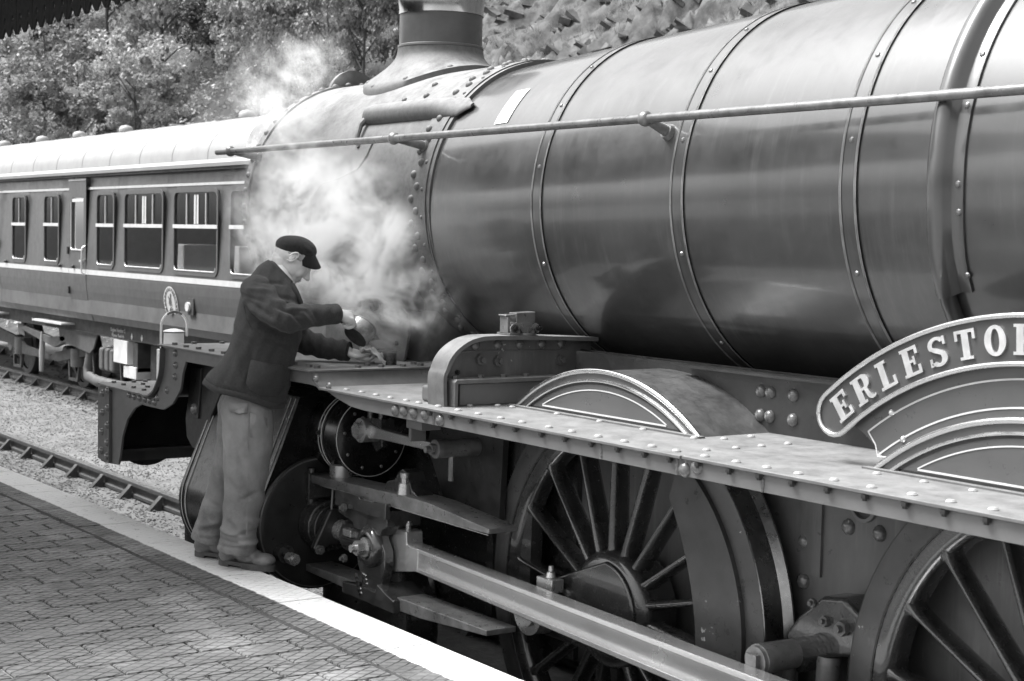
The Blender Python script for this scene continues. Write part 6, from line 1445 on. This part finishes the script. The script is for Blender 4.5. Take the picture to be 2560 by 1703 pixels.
for s in (-1, 1):     # lapel edges
    L_ = MB(); P_ = [PW(.250, .07+s*.055, 2.098), PW(.275, .07+s*.060, 2.05), PW(.297, .07+s*.05, 1.985), PW(.304, .07+s*.02, 1.92)]; Q_ = [PW(.215, .07+s*.095, 2.10), PW(.255, .07+s*.11, 2.045), PW(.286, .07+s*.09, 1.98), PW(.304, .07+s*.03, 1.915)]
    L_.strip(smooth(P_, 4), smooth(Q_, 4)); l2 = L_.build('lapel', 'tweed', jko, 60); l2.modifiers.new('t', 'SOLIDIFY').thickness = .008
for ds in (0, .017): MB().cyl(PW(.424+ds, .224-ds*.7, 1.936), PW(.424+ds, .229-ds*.7, 1.936), .0072, n=14).build('cuff_button', 'seat_cloth', jko)
for e_, dr_2 in ((ARs[5], ARs[5]-ARs[4]), (ALs[5], ALs[5]-ALs[4])):
    d_ = dr_2.normalized(); MB().lathe([(-.03, .049), (0, .0495), (.002, .046), (-.01, .036)], e_, d_, 24).build('cuff', 'tweed', jko, 50)
# cap: crown lying forward, with peak
def capco(co, no):
    d = co-NP_(HC); f, h, s = d@NP_(HF), d@NP_(HU), d@NP_(HS)
    return .003*np.sin(f*90+s*40)+.002*np.sin(f*150-s*90+2)
capF = (HF*.9+HU*.44).normalized(); capU = (HU*.9-HF*.44).normalized(); cc0 = hp_(-.016, 0, .044)
cp_ = MB(); ell(cp_, cc0+capU*.014, (capF, HS, capU), (.101, .083, .058), 36, 20)
cp_.v = [tuple(Vector(v) if (Vector(v)-cc0).dot(capU) > -.012 else Vector(v)-capU*((Vector(v)-cc0).dot(capU)+.012)) for v in cp_.v]
c2_ = cc0+capF*.035+capU*.022; k0_ = len(cp_.v); ell(cp_, c2_, ((capF-capU*.35).normalized(), HS, (capU+capF*.35).normalized()), (.066, .079, .032), 28, 14)
def capco(co, no):
    d = co-NP_(cc0); f, h, s = d@NP_(capF), d@NP_(capU), d@NP_(HS)
    return .0010*np.sin(f*50+s*30)*(h > .02)+.0022*np.exp(-((h+.006)/.006)**2)
cpo = fuse(cp_, 'cap', 'cap_cloth', man, .0045, 3, capco)
pkf = (capF*.66-capU*.75).normalized(); pb_ = MB(); vs = []
for j in range(7):
    for i in range(19):
        a = radians(-74+148*i/18); u2 = j/6
        p = cc0+capU*.004+capF*(.093*cos(a))+HS*(.073*sin(a)); p = p+pkf*(u2*(.064*cos(a)**.6))-capU*(u2*.030*abs(sin(a))+.010*sin(a)**2+.006*u2*u2)-HS*(sin(a)*.008*u2)
        vs.append(p)
pb_.add(vs, [(j*19+i, j*19+i+1, (j+1)*19+i+1, (j+1)*19+i) for j in range(6) for i in range(18)]); pbo = pb_.build('cap_peak', 'cap_cloth', cpo, 70); pbo.modifiers.new('t', 'SOLIDIFY').thickness = .006
# --- trousers
tr_ = MB()
ell(tr_, PW(.04, .07, 1.52), (MU, MN, up_ax), (.125, .165, .13), 24, 14)
capsule_chain(tr_, [PW(.040, .145, 1.50), PW(.045, .155, 1.33), PW(.035, .150, 1.15), PW(.018, .135, 1.0), PW(.008, .115, .875)], [.125, .118, .098, .088, .082], 22)
capsule_chain(tr_, [PW(.02, -.01, 1.50), PW(.0, -.03, 1.32), PW(-.045, -.065, 1.14), PW(-.10, -.10, .98), PW(-.135, -.13, .88)], [.120, .108, .088, .078, .074], 22)
tr_.cyl(PW(.008, .115, .90), PW(-.004, .108, .815), .088, .092, 26); tr_.cyl(PW(-.125, -.125, .91), PW(-.142, -.135, .822), .078, .084, 26)
def tfold(co, no):
    s, w, z = local(co); d = np.zeros(len(s)); P = np.stack([s, z], 1); near = w > .02
    for a, b_, wd, am in [((-.08, .93), (.04, .90), .010, .012), ((-.02, .905), (.10, .93), .009, -.010), ((-.08, .885), (.02, .865), .009, -.010), ((.0, .87), (.10, .865), .010, .012), ((-.09, .855), (.09, .84), .007, -.007), ((-.05, .98), (.0, .92), .014, -.008), ((.03, .99), (.11, .965), .010, .007),
                          ((-.08, 1.24), (.02, 1.14), .02, .006), ((-.06, 1.42), (.03, 1.20), .02, -.006), ((.08, 1.20), (.12, 1.05), .014, .006), ((-.02, 1.36), (.06, 1.10), .016, -.005), ((.10, 1.12), (.02, 1.08), .01, -.008)]:
        d += np.where(near, 1.7*am*gauss_line(a, b_, P, wd*1.1), 0)
    for a, b_, wd, am in [((-.18, .91), (-.08, .93), .010, .010), ((-.19, .885), (-.08, .89), .009, -.010), ((-.19, .865), (-.08, .86), .008, .009), ((-.16, 1.05), (-.07, .99), .014, -.007), ((-.12, 1.2), (-.05, 1.1), .018, .006)]:
        d += np.where(~near, am*gauss_line(a, b_, P, wd), 0)
    return d+.0018*np.sin(z*55+s*20+4*np.sin(s*18))
tro = fuse(tr_, 'trousers', 'trouser_cloth', man, .006, 2, tfold)
def tside(s, z, off=0): 
    r_ = .122 if z > 1.3 else .1; return PW(s, .152+sqrt(max(.0004, r_*r_-(s-.04)**2))+off, z)
MB().tube([tside(.045, z, .002) for z in np.linspace(1.54, .92, 24)], .0018, 5).build('trouser_seam', 'trouser_cloth', tro)
pj = MB(); ps_ = [tside(s, z, .003) for s, z in ((-.045, 1.545), (.04, 1.545), (.04, 1.50), (.0, 1.49), (-.045, 1.505))]; pj.add(ps_, [tuple(range(5))]); q_o = pj.build('trouser_pocket', 'trouser_cloth', tro); q_o.modifiers.new('t', 'SOLIDIFY').thickness = .003
pj = MB(); ps_ = [tside(s, z, .003) for s, z in ((.055, 1.50), (.135, 1.47), (.135, 1.38), (.055, 1.385))]; pj.add(ps_, [tuple(range(4))]); pj.build('thigh_pocket', 'trouser_cloth', tro).modifiers.new('t', 'SOLIDIFY').thickness = .003
# --- boots
def boot(heel, toe, name='boot'):
    f_ = (toe-heel); L_ = f_.length; f_ = f_/L_; sd = Vector((f_.y, -f_.x, 0)); mb = MB()
    ell(mb, heel+f_*L_*.80+up_ax*.048, (f_, sd, up_ax), (.062, .050, .034), 18, 12); ell(mb, heel+f_*L_*.55+up_ax*.058, (f_, sd, up_ax), (.085, .045, .040), 18, 12); ell(mb, heel+f_*L_*.18+up_ax*.055, (f_, sd, up_ax), (.055, .040, .048), 18, 12)
    capsule_chain(mb, [heel+f_*L_*.24+up_ax*.07, heel+f_*L_*.24+up_ax*.15], [.048, .050], 16)
    bo = fuse(mb, name, 'boot_leather', man, .005, 2)
    P_ = []
    for i in range(28):
        t = 2*pi*i/28; c_ = cos(t); w_ = .050*(.80+.22*sm(c_, -.3, .6)); P_.append(heel+f_*(L_*.5+L_*.5*(abs(c_)**.8)*(1 if c_ > 0 else -1))+sd*w_*sin(t))
    n = len(P_); MB().add([p+up_ax*.012 for p in P_]+[p+up_ax*.030 for p in P_], [tuple(range(n)), tuple(range(2*n-1, n-1, -1))]+[(i, (i+1) % n, n+(i+1) % n, n+i) for i in range(n)]).build('boot_sole', 'boot_sole', bo, 40)
    P2 = [p for p in P_ if (p-heel).dot(f_) < L_*.32]; P2.sort(key=lambda p: atan2((p-heel-f_*L_*.15).dot(sd), (p-heel-f_*L_*.15).dot(f_))); n = len(P2)
    MB().add([p for p in P2]+[p+up_ax*.0115 for p in P2], [tuple(range(n)), tuple(range(2*n-1, n-1, -1))]+[(i, (i+1) % n, n+(i+1) % n, n+i) for i in range(n)]).build('boot_heel', 'boot_sole', bo, 40)
    P3 = [p for p in P_ if (p-heel).dot(f_) > L_*.42]; c_ = heel+f_*L_*.65; P3.sort(key=lambda p: atan2((p-c_).dot(sd), (p-c_).dot(f_))); n = len(P3)
    MB().add([p for p in P3]+[p+up_ax*.0115 for p in P3], [tuple(range(n)), tuple(range(2*n-1, n-1, -1))]+[(i, (i+1) % n, n+(i+1) % n, n+i) for i in range(n)]).build('boot_tread', 'boot_sole', bo, 40)
    for k_ in range(4):
        c_ = heel+f_*L_*(.42+.07*k_)+up_ax*(.105-.012*k_); MB().tube([c_-sd*.022, c_+up_ax*.004, c_+sd*.022], .0028, 5).build('lace', 'boot_sole', bo)
    return bo
boot(PW(-.085, .012, PZ+.0), PW(.178, .205, PZ+.0)); boot(PW(-.205, -.20, PZ), PW(.05, -.06, PZ))
# --- pan held in the right hand
PC = PW(.572, .06, 1.872); pax = (MU*.55+up_ax*.62-MN*.42).normalized()     # axis from base to open rim
pan = thing('saucepan', 'battered small saucepan tipped over in the man\'s hand, pouring hot oil into the filler cup', 'saucepan', tuple(PC))
R_ = .070; b0 = PC-pax*.036
po_ = MB().lathe([(0, .001), (0, R_-.006), (.006, R_), (.072, R_), (.074, R_+.004), (.078, R_+.003), (.076, R_-.004), (.01, R_-.006), (.006, .001)], b0, pax, 48).build('pan_body', 'pan_metal', pan)
MB().lathe([(-.0012, .001), (-.0012, R_-.007)], b0, pax, 48).build('pan_base', 'pan_sooty', pan)
hdir = (-MU*.88+up_ax*.45+MN*.15); hdir = (hdir-pax*hdir.dot(pax)).normalized(); hs = PW(.536, .085, 1.894); he = PW(.458, .150, 1.938)
MB().tube([hs, hs.lerp(he, .3), he], [.008, .009, .011], 10).build('pan_handle', 'pan_sooty', pan)
ldir = (MU*.75-up_ax*.6); ldir = (ldir-pax*ldir.dot(pax)).normalized(); l0 = b0+pax*.076+ldir*R_; sdv = pax.cross(ldir)
MB().add([l0-sdv*.028-ldir*.008, l0+sdv*.028-ldir*.008, l0+ldir*.030+pax*.004, l0-sdv*.026-pax*.03-ldir*.002, l0+sdv*.026-pax*.03-ldir*.002], [(0, 2, 1), (0, 3, 2), (1, 2, 4), (3, 4, 2)]).build('pan_lip', 'pan_sooty', pan)
# rag in the left hand
rg = MB(); nx2, ny2 = 26, 14; vs = []
for j in range(ny2):
    for i in range(nx2):
        a, b_ = i/(nx2-1), j/(ny2-1); s = .575+.125*a; z = 1.788+.012*sin(a*pi)-.062*a**2.2-.014*(b_-.5)*2*a; w = .07+.04*(b_-.5)*2*(1-.5*a)
        z += .007*sin(b_*14+a*5)+.005*sin(a*22+b_*6); w += .006*sin(a*16+b_*9); vs.append(PW(s, w+.0, z))
rag = rg.add(vs, [(j*nx2+i, j*nx2+i+1, (j+1)*nx2+i+1, (j+1)*nx2+i) for j in range(ny2-1) for i in range(nx2-1)]).build('rag', 'rag_cloth', None, 60)
rag.modifiers.new('t', 'SOLIDIFY').thickness = .006
tag(rag, 'crumpled pale cleaning rag held in the man\'s lower hand beside the filler cup', 'rag')
# ================================================================== STEAM
st = bpy.data.materials.new('steam'); st.use_nodes = True; t = st.node_tree; N = t.nodes; L = t.links; N.remove(N['Principled BSDF'])
pv = N.new('ShaderNodeVolumePrincipled'); pv.inputs['Color'].default_value = (1, 1, 1, 1); pv.inputs['Anisotropy'].default_value = .15
g = N.new('ShaderNodeTexCoord'); po = g.outputs['Object']
def vnoise(scale, det, off, dist=0.):
    mp = N.new('ShaderNodeMapping'); mp.inputs['Location'].default_value = off; L.new(po, mp.inputs[0]); n = N.new('ShaderNodeTexNoise'); n.inputs['Scale'].default_value = scale; n.inputs['Detail'].default_value = det; n.inputs['Roughness'].default_value = .58; n.inputs['Distortion'].default_value = dist; L.new(mp.outputs[0], n.inputs[0]); return n.outputs['Fac']
def mth(op, a, b_=0.):
    x = N.new('ShaderNodeMath'); x.operation = op
    for i, s in enumerate((a, b_)):
        if isinstance(s, (int, float)): x.inputs[i].default_value = s
        else: L.new(s, x.inputs[i])
    return x.outputs[0]
PUFF = [((-6.68, -.88, 1.93), .16, 1.0), ((-6.85, -.93, 2.06), .22, 1.0), ((-7.10, -1.0, 2.22), .27, 1.0), ((-7.35, -1.02, 2.42), .30, 1.1), ((-7.62, -1.02, 2.30), .26, .9), ((-7.55, -.98, 2.62), .28, .5), ((-6.95, -.98, 2.50), .26, .45), ((-7.9, -.95, 2.5), .25, .55), ((-7.75, -.92, 2.85), .24, .35), ((-8.0, -.80, 3.08), .24, .42), ((-8.35, -.72, 3.16), .28, .26), ((-8.05, -.62, 3.30), .22, .28), ((-6.45, -.86, 2.02), .20, .35), ((-6.75, -.92, 2.3), .22, .7), ((-7.6, -1.0, 2.08), .22, .7)]
tot = None
for c_, r_, a_ in PUFF:
    vm = N.new('ShaderNodeVectorMath'); vm.operation = 'DISTANCE'; L.new(po, vm.inputs[0]); vm.inputs[1].default_value = c_
    mr = N.new('ShaderNodeMapRange'); mr.interpolation_type = 'SMOOTHSTEP'; mr.inputs[1].default_value = r_*1.25; mr.inputs[2].default_value = 0; mr.inputs[3].default_value = 0; mr.inputs[4].default_value = a_; L.new(vm.outputs['Value'], mr.inputs[0])
    tot = mr.outputs[0] if tot is None else mth('ADD', tot, mr.outputs[0])
nz = mth('ADD', mth('MULTIPLY', vnoise(2.6, 6, (3, 1, 0), 1.2), .65), mth('MULTIPLY', vnoise(7.5, 6, (0, 5, 2), 1.6), .35))
mr = N.new('ShaderNodeMapRange'); mr.inputs[1].default_value = .485; mr.inputs[2].default_value = .60; mr.inputs[3].default_value = 0; mr.inputs[4].default_value = 1; L.new(nz, mr.inputs[0])
dens = mth('MULTIPLY', mth('MULTIPLY', mth('MINIMUM', tot, 1.3), mth('ADD', mth('MULTIPLY', mr.outputs[0], .99), .01)), 17.)
L.new(dens, pv.inputs['Density']); L.new(pv.outputs[0], N['Material Output'].inputs['Volume']); MATS['steam'] = st
sv = MB(); 
for c_, r_, a_ in PUFF: ell(sv, c_, (Vector((1, 0, 0)), Vector((0, 1, 0)), up_ax), (r_*1.27,)*3, 14, 9)
so = fuse(sv, 'steam', 'steam', None, .05, 0)
so['kind'] = 'stuff'
